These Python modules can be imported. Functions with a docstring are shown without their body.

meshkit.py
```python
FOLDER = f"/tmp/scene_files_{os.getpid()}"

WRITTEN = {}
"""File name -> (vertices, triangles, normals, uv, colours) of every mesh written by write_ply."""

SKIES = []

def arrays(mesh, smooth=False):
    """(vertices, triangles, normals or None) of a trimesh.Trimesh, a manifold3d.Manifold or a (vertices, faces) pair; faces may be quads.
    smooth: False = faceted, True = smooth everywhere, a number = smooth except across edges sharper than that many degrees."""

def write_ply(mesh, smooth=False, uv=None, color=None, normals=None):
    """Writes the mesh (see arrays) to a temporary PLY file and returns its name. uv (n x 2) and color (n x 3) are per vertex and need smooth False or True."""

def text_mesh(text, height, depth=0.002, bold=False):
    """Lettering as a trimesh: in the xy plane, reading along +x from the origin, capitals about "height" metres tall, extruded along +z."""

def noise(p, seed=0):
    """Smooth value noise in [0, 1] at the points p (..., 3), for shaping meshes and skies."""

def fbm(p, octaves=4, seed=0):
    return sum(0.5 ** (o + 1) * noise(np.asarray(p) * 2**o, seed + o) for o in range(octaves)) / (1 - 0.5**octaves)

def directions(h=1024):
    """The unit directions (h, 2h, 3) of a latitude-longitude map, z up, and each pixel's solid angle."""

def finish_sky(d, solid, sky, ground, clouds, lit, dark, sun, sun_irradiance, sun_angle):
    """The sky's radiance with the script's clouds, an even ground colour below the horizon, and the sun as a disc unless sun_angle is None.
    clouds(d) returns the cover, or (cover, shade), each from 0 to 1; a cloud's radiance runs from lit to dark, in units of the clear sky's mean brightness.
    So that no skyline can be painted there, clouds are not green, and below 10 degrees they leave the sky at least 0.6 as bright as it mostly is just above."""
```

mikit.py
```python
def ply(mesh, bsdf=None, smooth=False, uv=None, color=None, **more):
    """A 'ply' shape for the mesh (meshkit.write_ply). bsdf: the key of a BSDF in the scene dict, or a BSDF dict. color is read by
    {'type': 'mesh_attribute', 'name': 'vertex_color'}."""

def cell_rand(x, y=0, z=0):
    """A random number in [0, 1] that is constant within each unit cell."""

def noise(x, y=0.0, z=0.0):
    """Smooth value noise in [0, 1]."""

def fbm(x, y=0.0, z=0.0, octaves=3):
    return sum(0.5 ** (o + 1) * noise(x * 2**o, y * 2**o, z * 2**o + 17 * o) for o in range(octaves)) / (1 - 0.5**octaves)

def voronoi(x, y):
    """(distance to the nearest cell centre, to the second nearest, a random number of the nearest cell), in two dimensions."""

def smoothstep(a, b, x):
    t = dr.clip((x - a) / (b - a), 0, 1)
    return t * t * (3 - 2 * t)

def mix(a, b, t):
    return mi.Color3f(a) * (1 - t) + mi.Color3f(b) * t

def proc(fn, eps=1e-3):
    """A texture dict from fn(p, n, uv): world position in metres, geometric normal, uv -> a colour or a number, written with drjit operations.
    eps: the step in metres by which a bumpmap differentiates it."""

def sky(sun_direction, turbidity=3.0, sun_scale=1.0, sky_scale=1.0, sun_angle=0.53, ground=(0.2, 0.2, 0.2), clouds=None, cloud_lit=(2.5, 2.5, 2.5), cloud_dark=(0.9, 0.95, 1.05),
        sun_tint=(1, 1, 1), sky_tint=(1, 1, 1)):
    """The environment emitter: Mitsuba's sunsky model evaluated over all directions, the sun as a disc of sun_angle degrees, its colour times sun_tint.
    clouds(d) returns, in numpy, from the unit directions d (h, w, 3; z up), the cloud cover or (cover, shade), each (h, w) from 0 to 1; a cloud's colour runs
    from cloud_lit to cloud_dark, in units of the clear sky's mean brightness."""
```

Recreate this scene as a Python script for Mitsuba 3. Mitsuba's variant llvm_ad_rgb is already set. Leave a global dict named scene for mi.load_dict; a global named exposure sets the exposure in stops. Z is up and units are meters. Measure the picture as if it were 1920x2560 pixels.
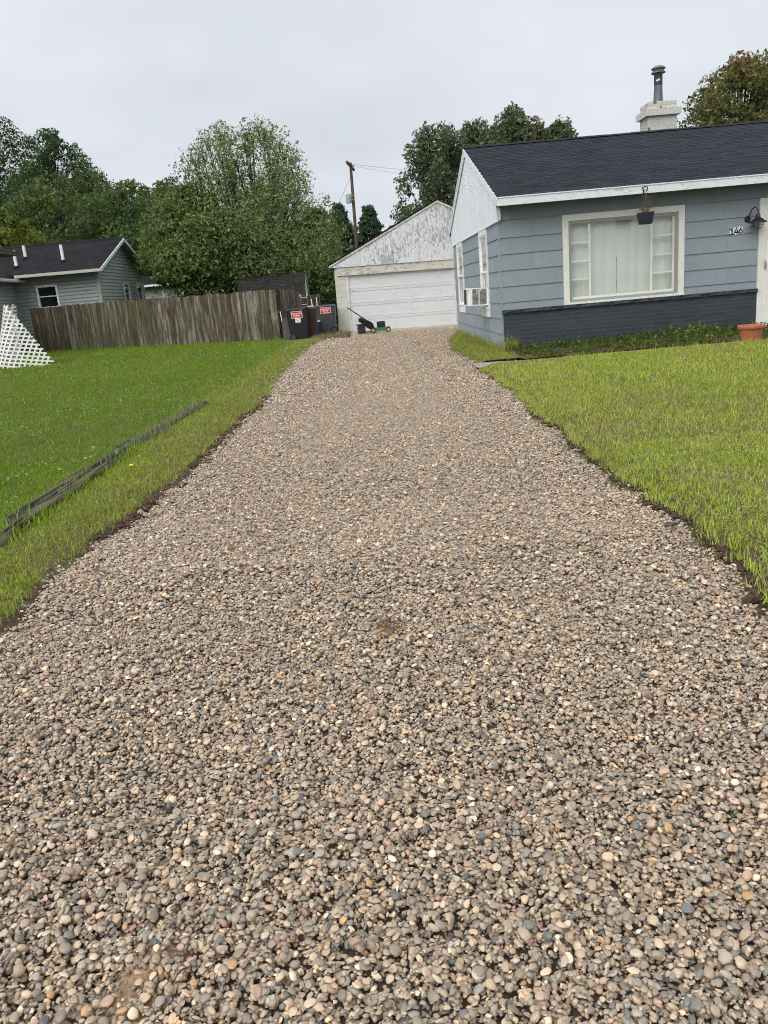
import math, random
import numpy as np, trimesh, shapely
import shapely.geometry as sg
from shapely import affinity
import drjit as dr
import mitsuba as mi
import mikit, meshkit
from mikit import ply, proc, noise, fbm, voronoi, smoothstep, mix

scene, labels = {}, {}
PI = math.pi
T = mi.ScalarTransform4f

# ------------------------------------------------------------------ camera, sky, exposure
CAM_H, F_PX, HORIZON, ROLL = 1.32, 2000.0, 544.0, 5.0
_p, _r = math.atan(HORIZON / F_PX), math.radians(ROLL)
FWD = np.array([0, math.cos(_p), -math.sin(_p)])
UP = math.cos(_r) * np.array([0, math.sin(_p), math.cos(_p)]) + math.sin(_r) * np.array([1.0, 0, 0])
EYE = np.array([0, 0, CAM_H])
scene['camera'] = {'type': 'perspective', 'fov': math.degrees(2 * math.atan(960 / F_PX)), 'fov_axis': 'x', 'near_clip': 0.05, 'far_clip': 2000.0,
                   'to_world': T().look_at(origin=EYE.tolist(), target=(EYE + FWD).tolist(), up=UP.tolist())}


def cloud_deck(d):
    # closed overcast: a brighter zenith, as every overcast sky has, and faint uneven cloud
    el = np.clip(d[..., 2], 0, 1)
    q = d / np.maximum(d[..., 2:3] + 0.25, 0.05)
    n = meshkit.fbm(q * 1.5 + 3.0, 4, seed=5)
    shade = 1 - el ** 0.8 - 0.10 + (n - 0.5) * 1.35
    return np.ones(d.shape[:2]), np.clip(shade, 0, 1)


scene['sky'] = mikit.sky((-0.35, -0.60, 0.72), turbidity=3, sun_scale=0.3, sun_angle=60, clouds=cloud_deck,
                         cloud_lit=(1.52, 1.585, 1.72), cloud_dark=(1.03, 1.10, 1.20), ground=(0.12, 0.13, 0.09), sun_tint=(0.80, 0.96, 1.20))
exposure = 2.82

# ------------------------------------------------------------------ helpers
RNG = np.random.default_rng(7)


def rnd(a=0.0, b=1.0):
    return float(RNG.uniform(a, b))


def numbered(key):
    if key not in scene and key not in labels and key not in used:
        used.add(key)
        return key
    k = 1
    while f'{key}_{k:03d}' in used:
        k += 1
    used.add(f'{key}_{k:03d}')
    return f'{key}_{k:03d}'


used = set()


def thing(name, label, cat, group=None):
    key = numbered(name)
    labels[key] = {'label': label, 'category': cat}
    if group:
        labels[key]['group'] = group
    return key


def obj(name, mesh, mat, parent=None, smooth=False, uv=None, color=None, label=None, kind=None):
    key = numbered(name if parent is None else parent + '__' + name)
    v, f = mesh if isinstance(mesh, tuple) else (np.asarray(mesh.vertices), np.asarray(mesh.faces))
    if uv is not None and np.ndim(uv) == 1:
        uv = np.tile(np.asarray(uv, float), (len(v), 1))
    scene[key] = ply((v, f), mat, smooth=smooth, uv=uv, color=color)
    if label or kind:
        labels[key] = {}
        if label:
            labels[key]['label'] = label
        if kind:
            labels[key]['kind'] = kind
    return key


def struct(name, mesh, mat, label, cat, kind='structure', **kw):
    k = obj(name, mesh, mat, **kw)
    labels[k] = {'label': label, 'category': cat, 'kind': kind}
    return k


BOXF = np.array([[0, 2, 3], [0, 3, 1], [4, 5, 7], [4, 7, 6], [0, 1, 5], [0, 5, 4], [2, 6, 7], [2, 7, 3], [0, 4, 6], [0, 6, 2], [1, 3, 7], [1, 7, 5]])


def box(x0, x1, y0, y1, z0, z1):
    v = np.array([[x, y, z] for x in (x0, x1) for y in (y0, y1) for z in (z0, z1)], float)
    return v, np.array([[0, 1, 3], [0, 3, 2], [4, 6, 7], [4, 7, 5], [0, 4, 5], [0, 5, 1], [2, 3, 7], [2, 7, 6], [0, 2, 6], [0, 6, 4], [1, 5, 7], [1, 7, 3]])


def _chamfer_topology():
    pts = [[s[0] * (1 - .2 * (k != 0)), s[1] * (1 - .2 * (k != 1)), s[2] * (1 - .2 * (k != 2))] for s in np.ndindex(2, 2, 2) for k in range(3) for s in [np.array(s) * 2 - 1]]
    h = trimesh.Trimesh(pts).convex_hull if False else trimesh.convex.convex_hull(np.array(pts))
    idx = [int(np.argmin(np.linalg.norm(np.array(pts) - v, axis=1))) for v in h.vertices]
    return np.array(idx)[h.faces]


CHF = _chamfer_topology()


def cbox(x0, x1, y0, y1, z0, z1, c=0.006):
    lo, hi = np.array([x0, y0, z0], float), np.array([x1, y1, z1], float)
    v = []
    for s in np.ndindex(2, 2, 2):
        corner = np.where(np.array(s) == 1, hi, lo)
        sg_ = np.array(s) * 2 - 1
        for k in range(3):
            q = corner - sg_ * c
            q[k] = corner[k]
            v.append(q)
    return np.array(v), CHF


def join(parts):
    v, f, n = [], [], 0
    for a, b in parts:
        v.append(a)
        f.append(np.asarray(b) + n)
        n += len(a)
    return np.vstack(v), np.vstack(f)


def xf(mesh, M=None, t=(0, 0, 0)):
    v, f = mesh if isinstance(mesh, tuple) else (np.asarray(mesh.vertices), np.asarray(mesh.faces))
    v = np.asarray(v, float)
    if M is not None:
        v = v @ np.asarray(M).T
    return v + np.asarray(t), f


def rot(axis, deg):
    return trimesh.transformations.rotation_matrix(math.radians(deg), axis)[:3, :3]


def extr(poly, axis, off, th):
    """A shapely polygon extruded by th from off along an axis: axis x takes polygon (y, z), y takes (x, z), z takes (x, y)."""
    out = []
    for g in getattr(poly, 'geoms', [poly]):
        if g.is_empty or g.geom_type != 'Polygon' or g.area < 1e-7:
            continue
        m = trimesh.creation.extrude_polygon(g, 1.0, engine='earcut')
        v, f = np.array(m.vertices), np.array(m.faces)
        a, b, w = v[:, 0], v[:, 1], off + v[:, 2] * th
        if axis == 'x':
            v2 = np.stack([w, a, b], 1)
        elif axis == 'y':
            v2, f = np.stack([a, w, b], 1), f[:, ::-1]
        else:
            v2 = np.stack([a, b, w], 1)
        if th < 0:
            f = f[:, ::-1]
        out.append((v2, f))
    return join(out) if out else None


def rect(a0, a1, b0, b1):
    return sg.box(a0, b0, a1, b1)


def frame(a0, a1, b0, b1, w, w_bottom=None, w_top=None):
    return rect(a0, a1, b0, b1) - rect(a0 + w, a1 - w, b0 + (w if w_bottom is None else w_bottom), b1 - (w if w_top is None else w_top))


def tube(points, radii, n=8, caps=True):
    p = np.asarray(points, float)
    r = np.broadcast_to(np.asarray(radii, float), (len(p),))
    t = np.gradient(p, axis=0)
    t /= np.linalg.norm(t, axis=1, keepdims=True) + 1e-12
    ref = np.array([0.31, 0.2, 0.93]) if abs(t[:, 2]).mean() < 0.8 else np.array([0.93, 0.2, 0.31])
    a = np.cross(t, ref)
    a /= np.linalg.norm(a, axis=1, keepdims=True) + 1e-12
    b = np.cross(t, a)
    ang = np.arange(n) * 2 * PI / n
    v = (p[:, None] + r[:, None, None] * (np.cos(ang)[None, :, None] * a[:, None] + np.sin(ang)[None, :, None] * b[:, None])).reshape(-1, 3)
    i, j = np.meshgrid(np.arange(len(p) - 1), np.arange(n), indexing='ij')
    q = np.stack([i * n + j, i * n + (j + 1) % n, (i + 1) * n + (j + 1) % n, (i + 1) * n + j], -1).reshape(-1, 4)
    f = np.vstack([q[:, [0, 1, 2]], q[:, [0, 2, 3]]])
    if caps:
        v = np.vstack([v, p[:1], p[-1:]])
        k = len(p) * n
        j = np.arange(n)
        f = np.vstack([f, np.stack([np.full(n, k), (j + 1) % n, j], 1), np.stack([np.full(n, k + 1), (len(p) - 1) * n + j, (len(p) - 1) * n + (j + 1) % n], 1)])
    return v, f


def lathe(profile, n=24, at=(0, 0, 0), M=None):
    pr = np.asarray(profile, float)
    ang = np.arange(n) * 2 * PI / n
    v = np.stack([pr[:, :1] * np.cos(ang), pr[:, :1] * np.sin(ang), np.repeat(pr[:, 1:2], n, 1)], -1).reshape(-1, 3)
    i, j = np.meshgrid(np.arange(len(pr) - 1), np.arange(n), indexing='ij')
    q = np.stack([i * n + j, i * n + (j + 1) % n, (i + 1) * n + (j + 1) % n, (i + 1) * n + j], -1).reshape(-1, 4)
    return xf((v, np.vstack([q[:, [0, 1, 2]], q[:, [0, 2, 3]]])), M, at)


def grid(xs, ys, zfn):
    X, Y = np.meshgrid(xs, ys, indexing='ij')
    v = np.stack([X, Y, zfn(X, Y)], -1).reshape(-1, 3)
    nx, ny = len(xs), len(ys)
    i, j = np.meshgrid(np.arange(nx - 1), np.arange(ny - 1), indexing='ij')
    a = i * ny + j
    q = np.stack([a, a + ny, a + ny + 1, a + 1], -1).reshape(-1, 4)
    return v, np.vstack([q[:, [0, 1, 2]], q[:, [0, 2, 3]]])


def sstep(a, b, x):
    t = np.clip((np.asarray(x, float) - a) / (b - a), 0, 1)
    return t * t * (3 - 2 * t)


def n2(x, y, s, seed=0, o=3):
    x = np.asarray(x, float)
    return meshkit.fbm(np.stack([x * s, np.asarray(y, float) * s, np.zeros_like(x) + 0.37], -1), o, seed)


# ------------------------------------------------------------------ materials
def principled(color, rough=0.6, spec=0.4, **kw):
    return {'type': 'principled', 'base_color': color if isinstance(color, dict) else {'type': 'rgb', 'value': list(color)}, 'roughness': rough, 'specular': spec, **kw}


def two(b):
    return {'type': 'twosided', 'bsdf': b}


VC = {'type': 'mesh_attribute', 'name': 'vertex_color'}


def mat(name, fn_or_rgb, rough=0.6, spec=0.4, bump=None, bscale=0.01, eps=1e-3, **kw):
    c = proc(fn_or_rgb) if callable(fn_or_rgb) else (fn_or_rgb if isinstance(fn_or_rgb, dict) else {'type': 'rgb', 'value': list(fn_or_rgb)})
    b = principled(c, rough, spec, **kw)
    if bump is not None:
        b = {'type': 'bumpmap', 'arbitrary': proc(bump, eps), 'scale': bscale, 'bsdf': b}
    scene['mat_' + name] = two(b)
    return 'mat_' + name


def flat(name, rgb, rough=0.6, spec=0.4, **kw):
    return mat(name, rgb, rough, spec, **kw)


def c_siding(p, n, uv):
    g = fbm(p.x * 34 + p.y * 34, p.z * 1.6, uv.x * 40) - 0.5
    b = fbm(p.x * 1.3, p.y * 1.3, p.z * 1.3) - 0.5
    c = mi.Color3f(0.245, 0.285, 0.315) * (1 + g * 0.13 + b * 0.10 + (uv.x - 0.5) * 0.07)
    # rusty water stain that runs down below the air conditioner
    run = smoothstep(0.16, 0.02, dr.abs(p.y - 17.25 + 0.05 * noise(p.z * 9))) * smoothstep(0.05, 0.35, p.z) * smoothstep(0.90, 0.70, p.z) * smoothstep(2.60, 2.57, p.x)
    return mix(c, mi.Color3f(0.10, 0.09, 0.08), run * 0.45 * (0.4 + 0.9 * noise(p.y * 40, p.z * 2)))


def c_gable(p, n, uv):
    g = fbm(p.y * 7 + p.x * 7, p.z * 0.7, octaves=2) - 0.5
    return mi.Color3f(0.74, 0.77, 0.81) * (1 + g * 0.09 + (uv.x - 0.5) * 0.05)


def c_trim(p, n, uv):
    g = fbm(p.x * 3 + p.y * 3, p.z * 9)
    s = smoothstep(0.62, 0.75, fbm(p.x * 14 + p.y * 14, p.z * 20, 3.3, octaves=4) * 0.72 + 0.28 * g)
    return mix(mi.Color3f(0.74, 0.745, 0.74) * (0.93 + g * 0.14), mi.Color3f(0.30, 0.31, 0.25), s * 0.55)


def c_fascia(p, n, uv):
    # blotches of grey-green mildew, strongest where the paint has failed
    where = fbm(p.x * 0.9 + 5.2, 0.4)
    s = smoothstep(0.60, 0.72, fbm(p.x * 9, p.z * 16, 1.7, octaves=4) * 0.6 + where * 0.42)
    sp = smoothstep(0.74, 0.78, noise(p.x * 60, p.z * 60))
    base = mi.Color3f(0.70, 0.72, 0.74) * (0.94 + 0.12 * fbm(p.x * 5, p.z * 22))
    return mix(mix(base, mi.Color3f(0.30, 0.31, 0.22), s * 0.75), mi.Color3f(0.12, 0.12, 0.10), sp * 0.35 * where)


def c_cream(p, n, uv):
    g = fbm(p.x * 4 + p.y * 4, p.z * 6) - 0.5
    return mi.Color3f(0.72, 0.71, 0.64) * (1 + g * 0.10)


def c_brick(p, n, uv):
    g = fbm(p.x * 25, p.z * 60, p.y * 25) - 0.5
    chip = smoothstep(0.80, 0.84, noise(p.x * 26, p.z * 44, 2.2) * 0.6 + 0.4 * noise(p.x * 2.1, p.z * 3.0, 7.0))
    return mix(mi.Color3f(0.034, 0.043, 0.052) * (1 + g * 0.35 + (uv.x - 0.5) * 0.3), mi.Color3f(0.16, 0.16, 0.15), chip * 0.3)


def c_shingle(p, n, uv):
    g = noise(p.x * 190, p.y * 190, p.z * 190) - 0.5
    b = fbm(p.x * 0.8, p.y * 0.8) - 0.5
    return mi.Color3f(0.019, 0.021, 0.028) * (1 + g * 0.7 + b * 0.25 + (uv.x - 0.5) * 0.55)


def c_fence(p, n, uv):
    # rain-washed silver streaks, dark weathered wood, and algae growing up from the damp foot and in patches
    a = p.x * 0.77 - p.y * 0.64 + p.y * 1.1
    st = fbm(a * 26 + uv.x * 31, p.z * 1.3, uv.x * 50, octaves=4)
    fine = noise(a * 120, p.z * 3.0, uv.y * 40)
    silver = smoothstep(0.46, 0.72, st * 0.80 + 0.06 + uv.y * 0.15)
    dark = smoothstep(0.42, 0.75, fbm(a * 9, p.z * 2.2, uv.y * 30) * 0.78 + 0.04 + 0.17 * uv.x)
    c = mix(mi.Color3f(0.080, 0.062, 0.044), mi.Color3f(0.28, 0.255, 0.215), silver * 0.80)
    c = mix(c, mi.Color3f(0.03, 0.026, 0.021), dark * 0.70)
    algae = smoothstep(0.40, 0.62, fbm(a * 5 + uv.x * 2, p.z * 2.4, 4.1) * 0.62 + 0.40 * noise(a * 0.55, 0.3 + uv.x * 0.2))
    c = mix(c, mi.Color3f(0.070, 0.078, 0.030), algae * 0.48 * (0.45 + 0.55 * noise(a * 50, p.z * 9)))
    return c * (0.95 + 0.50 * fine)


def c_peel(p, n, uv):
    # white paint flaked off grey boards: small upright flakes with an outline
    w = fbm(p.x * 0.75 + 1.3, p.z * 1.1 + 0.4)
    q = fbm(p.x * 30, p.z * 9.0, 1.0, octaves=4)
    q2 = noise(p.x * 75, p.z * 24, 9.0)
    bare = smoothstep(0.535, 0.565, q * 0.52 + w * 0.36 + q2 * 0.16)
    grain = fbm(p.x * 90, p.z * 4.0)
    wood = mi.Color3f(0.40, 0.405, 0.40) * (0.60 + 0.7 * grain)
    paint = mi.Color3f(0.66, 0.67, 0.675) * (0.90 + 0.16 * fbm(p.x * 8, p.z * 3) + (uv.x - 0.5) * 0.10)
    return mix(paint, wood, bare)


def c_block(p, n, uv):
    g = fbm(p.x * 30, p.z * 30, p.y * 30) - 0.5
    return mi.Color3f(0.60, 0.585, 0.50) * (1 + g * 0.16 + (uv.x - 0.5) * 0.10)


def c_header(p, n, uv):
    q = fbm(p.x * 10, p.z * 26, 2.0, octaves=4)
    bare = smoothstep(0.60, 0.63, q * 0.8 + 0.25 * fbm(p.x * 0.8, 0.7))
    return mix(mi.Color3f(0.60, 0.57, 0.51) * (0.92 + 0.16 * fbm(p.x * 3, p.z * 8)), mi.Color3f(0.34, 0.31, 0.26), bare * 0.7)


def c_clap(p, n, uv):
    g = fbm(p.x * 2 + p.y * 2, p.z * 30) - 0.5
    return mi.Color3f(0.315, 0.355, 0.335) * (1 + g * 0.08 + (uv.x - 0.5) * 0.04)


def c_farroof(p, n, uv):
    row = mikit.cell_rand(p.x * 3.2 + dr.floor(p.z * 14) * 0.5, dr.floor(p.z * 14), 3)
    return mi.Color3f(0.014, 0.0135, 0.016) * (0.75 + 0.5 * row + 0.4 * (fbm(p.x * 1.2, p.z * 3) - 0.5))


def c_mossroof(p, n, uv):
    m = smoothstep(0.50, 0.72, fbm(p.x * 9, p.z * 18, p.y * 9, octaves=4))
    return mix(mi.Color3f(0.020, 0.020, 0.020) * (0.8 + 0.5 * noise(p.x * 30, p.z * 60)), mi.Color3f(0.070, 0.070, 0.048), m * 0.6)


def c_bark(p, n, uv):
    g = fbm(p.x * 12 + p.y * 12, p.z * 3)
    return mi.Color3f(0.07, 0.060, 0.048) * (0.5 + g)


def c_pole(p, n, uv):
    g = fbm(p.x * 30 + p.y * 30, p.z * 1.5)
    return mi.Color3f(0.13, 0.085, 0.062) * (0.5 + g)


def c_soil(p, n, uv):
    g = fbm(p.x * 14, p.y * 14, octaves=4)
    k = noise(p.x * 90, p.y * 90)
    return mi.Color3f(0.075, 0.050, 0.035) * (0.45 + 0.75 * g + 0.35 * k)


def c_sandsoil(p, n, uv):
    g = fbm(p.x * 22, p.y * 22, octaves=4)
    k = noise(p.x * 260, p.y * 260)
    return mi.Color3f(0.30, 0.205, 0.135) * (0.55 + 0.6 * g + 0.30 * k)


def c_gravelbed(p, n, uv):
    k = noise(p.x * 120, p.y * 120)
    return mi.Color3f(0.085, 0.068, 0.052) * (0.6 + 0.8 * k)


def c_turf(p, n, uv):
    g = fbm(p.x * 6, p.y * 6, octaves=4)
    k = noise(p.x * 70, p.y * 70)
    d = smoothstep(0.42, 0.62, fbm(p.x * 9, p.y * 9, 5.0, octaves=4))
    c = mix(mi.Color3f(0.085, 0.086, 0.032), mi.Color3f(0.095, 0.070, 0.044), d)
    return c * (0.55 + 0.5 * g + 0.5 * k)


def c_ground(p, n, uv):
    return mi.Color3f(0.055, 0.085, 0.022) * (0.6 + 0.8 * fbm(p.x * 0.8, p.y * 0.8, octaves=4))


def c_concrete(p, n, uv):
    g = fbm(p.x * 5, p.y * 5, octaves=4)
    k = noise(p.x * 110, p.y * 110)
    s = smoothstep(0.55, 0.72, fbm(p.x * 1.7, p.y * 2.6, 4.0))
    return mix(mi.Color3f(0.25, 0.21, 0.165) * (0.75 + 0.35 * g + 0.15 * k), mi.Color3f(0.15, 0.12, 0.09), s * 0.6)


def c_timber(p, n, uv):
    g = fbm(p.x * 70 + p.z * 60, p.y * 2.2, octaves=4)
    m = smoothstep(0.5, 0.65, fbm(p.x * 9, p.y * 4, p.z * 9))
    return mix(mi.Color3f(0.076, 0.062, 0.049) * (0.12 + 1.3 * smoothstep(0.25, 0.75, g)), mi.Color3f(0.075, 0.08, 0.045), m * 0.35)


def c_chimney(p, n, uv):
    g = fbm(p.x * 4 + p.y * 4, p.z * 6, octaves=2) - 0.5
    chip = smoothstep(0.84, 0.88, noise(p.x * 7 + p.y * 7, p.z * 9, 3.0))
    return mix(mi.Color3f(0.55, 0.535, 0.49) * (1 + g * 0.12 + (uv.x - 0.5) * 0.05), mi.Color3f(0.15, 0.13, 0.11), chip)


def c_flue(p, n, uv):
    g = fbm(p.x * 30 + p.y * 30, p.z * 2.5)
    return mi.Color3f(0.13, 0.155, 0.18) * (0.7 + 0.6 * g)


def c_curtain(p, n, uv):
    g = fbm(p.x * 50, p.z * 1.0) - 0.5
    return mi.Color3f(0.60, 0.64, 0.60) * (1 + g * 0.05)


def c_vinyl(p, n, uv):
    g = fbm(p.x * 2.0, p.z * 5) - 0.5
    return mi.Color3f(0.67, 0.68, 0.68) * (1 + g * 0.06)


def c_terra(p, n, uv):
    g = fbm(p.x * 18, p.z * 18, p.y * 18) - 0.5
    return mi.Color3f(0.42, 0.135, 0.070) * (1 + g * 0.12)


def c_brownbin(p, n, uv):
    g = fbm(p.x * 8, p.z * 4, p.y * 8) - 0.5
    return mi.Color3f(0.050, 0.028, 0.022) * (1 + g * 0.5)


M_SIDING = mat('siding', c_siding, 0.55, 0.35)
M_GABLE = mat('gable', c_gable, 0.5)
M_TRIM = mat('trim', c_trim, 0.45)
M_FASCIA = mat('fascia', c_fascia, 0.5)
M_CREAM = mat('cream', c_cream, 0.4)
M_BRICK = mat('brick', c_brick, 0.5, 0.4)
M_SHINGLE = mat('shingle', c_shingle, 0.85, 0.22)
M_FENCE = mat('fence', c_fence, 0.85, 0.2)
M_PEEL = mat('peel', c_peel, 0.75, 0.25)
M_BLOCK = mat('block', c_block, 0.8, 0.25)
M_HEADER = mat('header', c_header, 0.7, 0.3)
M_CLAP = mat('clapboard', c_clap, 0.5, 0.4)
M_FARROOF = mat('far_roof', c_farroof, 0.9, 0.15)
M_MOSSROOF = mat('moss_roof', c_mossroof, 0.9, 0.2)
M_BARK = mat('bark', c_bark, 0.9, 0.15)
M_POLE = mat('pole', c_pole, 0.85, 0.2)
def b_crumb(p, n, uv):
    return fbm(p.x * 55, p.y * 55, p.z * 55, octaves=4)


M_SOIL = mat('soil', c_soil, 0.9, 0.2, bump=b_crumb, bscale=0.022)
M_SAND = mat('sand_soil', c_sandsoil, 0.9, 0.2, bump=b_crumb, bscale=0.012)
M_BED = mat('gravel_bed', c_gravelbed, 0.9, 0.2)
M_TURF = mat('turf', c_turf, 0.9, 0.15, bump=b_crumb, bscale=0.022)
M_GROUND = mat('ground', c_ground, 0.95, 0.1)
M_CONCRETE = mat('concrete', c_concrete, 0.85, 0.25)
M_TIMBER = mat('timber', c_timber, 0.9, 0.15)
M_CHIMNEY = mat('chimney', c_chimney, 0.75, 0.25)
M_FLUE = mat('flue', c_flue, 0.45, 0.5, metallic=0.5)
M_CURTAIN = mat('curtain', c_curtain, 0.9, 0.1)
M_VINYL = mat('vinyl', c_vinyl, 0.4, 0.45)
M_TERRA = mat('terracotta', c_terra, 0.5, 0.45)
M_BROWNBIN = mat('brown_bin', c_brownbin, 0.6, 0.4)
M_STONE = mat('stone', VC, 0.40, 0.55)
M_BLADE = 'mat_blade'
scene[M_BLADE] = {'type': 'principledthin', 'base_color': VC, 'roughness': 0.55, 'spec_trans': 0.0, 'diff_trans': 0.7, 'eta': 1.4}
M_LEAF = 'mat_leaf'
scene[M_LEAF] = {'type': 'principledthin', 'base_color': VC, 'roughness': 0.6, 'spec_trans': 0.0, 'diff_trans': 0.6, 'eta': 1.35}
M_WHITE = flat('white_paint', (0.78, 0.78, 0.77), 0.4, 0.45)
def c_lattice(p, n, uv):
    g = fbm(p.x * 5, p.z * 5, p.y * 5, octaves=4)
    return mix(mi.Color3f(0.76, 0.76, 0.74), mi.Color3f(0.50, 0.50, 0.38), smoothstep(0.48, 0.75, g) * 0.55)


M_LATTICE = mat('lattice', c_lattice, 0.4, 0.45)
M_PLASTICW = flat('white_plastic', (0.80, 0.80, 0.78), 0.35, 0.5)
M_GUTTER = flat('gutter', (0.50, 0.46, 0.40), 0.45, 0.4)
M_SOFFIT = flat('soffit_grey', (0.16, 0.185, 0.195), 0.6, 0.3)
M_DARK = flat('dark_interior', (0.02, 0.02, 0.022), 0.8, 0.2)
M_BLACKP = flat('black_plastic', (0.012, 0.013, 0.014), 0.5, 0.45)
M_GREYP = flat('grey_plastic', (0.055, 0.057, 0.060), 0.55, 0.4)
M_BLUEP = flat('blue_plastic', (0.012, 0.05, 0.17), 0.4, 0.45)
M_RED = flat('red_print', (0.62, 0.025, 0.03), 0.35, 0.45)
M_PAPER = flat('paper_white', (0.78, 0.80, 0.78), 0.5, 0.35)
M_GREENP = flat('green_paint', (0.012, 0.17, 0.085), 0.3, 0.5, clearcoat=0.5)
M_YELLOWP = flat('yellow_plastic', (0.62, 0.27, 0.03), 0.4, 0.45)
M_RUBBER = flat('rubber', (0.018, 0.018, 0.018), 0.8, 0.25)
M_BLACKM = flat('black_metal', (0.016, 0.017, 0.019), 0.38, 0.5)
M_STEEL = flat('steel', (0.45, 0.45, 0.45), 0.35, 0.5, metallic=0.8)
M_ALU = flat('aluminium', (0.60, 0.60, 0.58), 0.4, 0.5, metallic=0.5)
M_NAVYP = flat('navy_plastic', (0.022, 0.028, 0.045), 0.45, 0.45)
M_NAVYC = flat('navy_cloth', (0.012, 0.014, 0.022), 0.85, 0.2)
M_BROWNF = flat('brown_fascia', (0.095, 0.062, 0.052), 0.6, 0.3)
M_WOODLT = flat('light_wood', (0.36, 0.30, 0.22), 0.8, 0.2)
M_CARW = flat('white_car_paint', (0.70, 0.73, 0.75), 0.25, 0.5, clearcoat=0.8)
M_DIGIT = flat('digit_black', (0.012, 0.012, 0.012), 0.35, 0.5)
scene['mat_glass'] = {'type': 'thindielectric', 'int_ior': 1.5}
M_GLASS = 'mat_glass'
scene['mat_dark_glass'] = two({'type': 'principled', 'base_color': {'type': 'rgb', 'value': [0.006, 0.008, 0.011]}, 'roughness': 0.04, 'specular': 0.5})
M_DGLASS = 'mat_dark_glass'

# ------------------------------------------------------------------ ground, driveway, paths
LEFT_EDGE = np.array([(0.0, -2.15), (2.5, -1.98), (3.6, -1.86), (4.6, -1.77), (5.5, -1.73), (7.6, -1.64), (11.2, -1.61), (15, -1.66), (19.4, -1.72), (24, -1.68), (26.5, -1.58), (28.2, -1.20), (29.2, -0.75), (31, -0.7)])
RIGHT_EDGE = np.array([(0.0, 1.62), (3.1, 1.575), (4.65, 1.60), (6.9, 1.665), (8.6, 1.70), (10.4, 1.75), (13, 1.765), (13.9, 1.80), (16.7, 1.765), (19, 1.88), (21.5, 2.06), (23.2, 2.50), (24.5, 4.0), (31, 5.5)])


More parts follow.
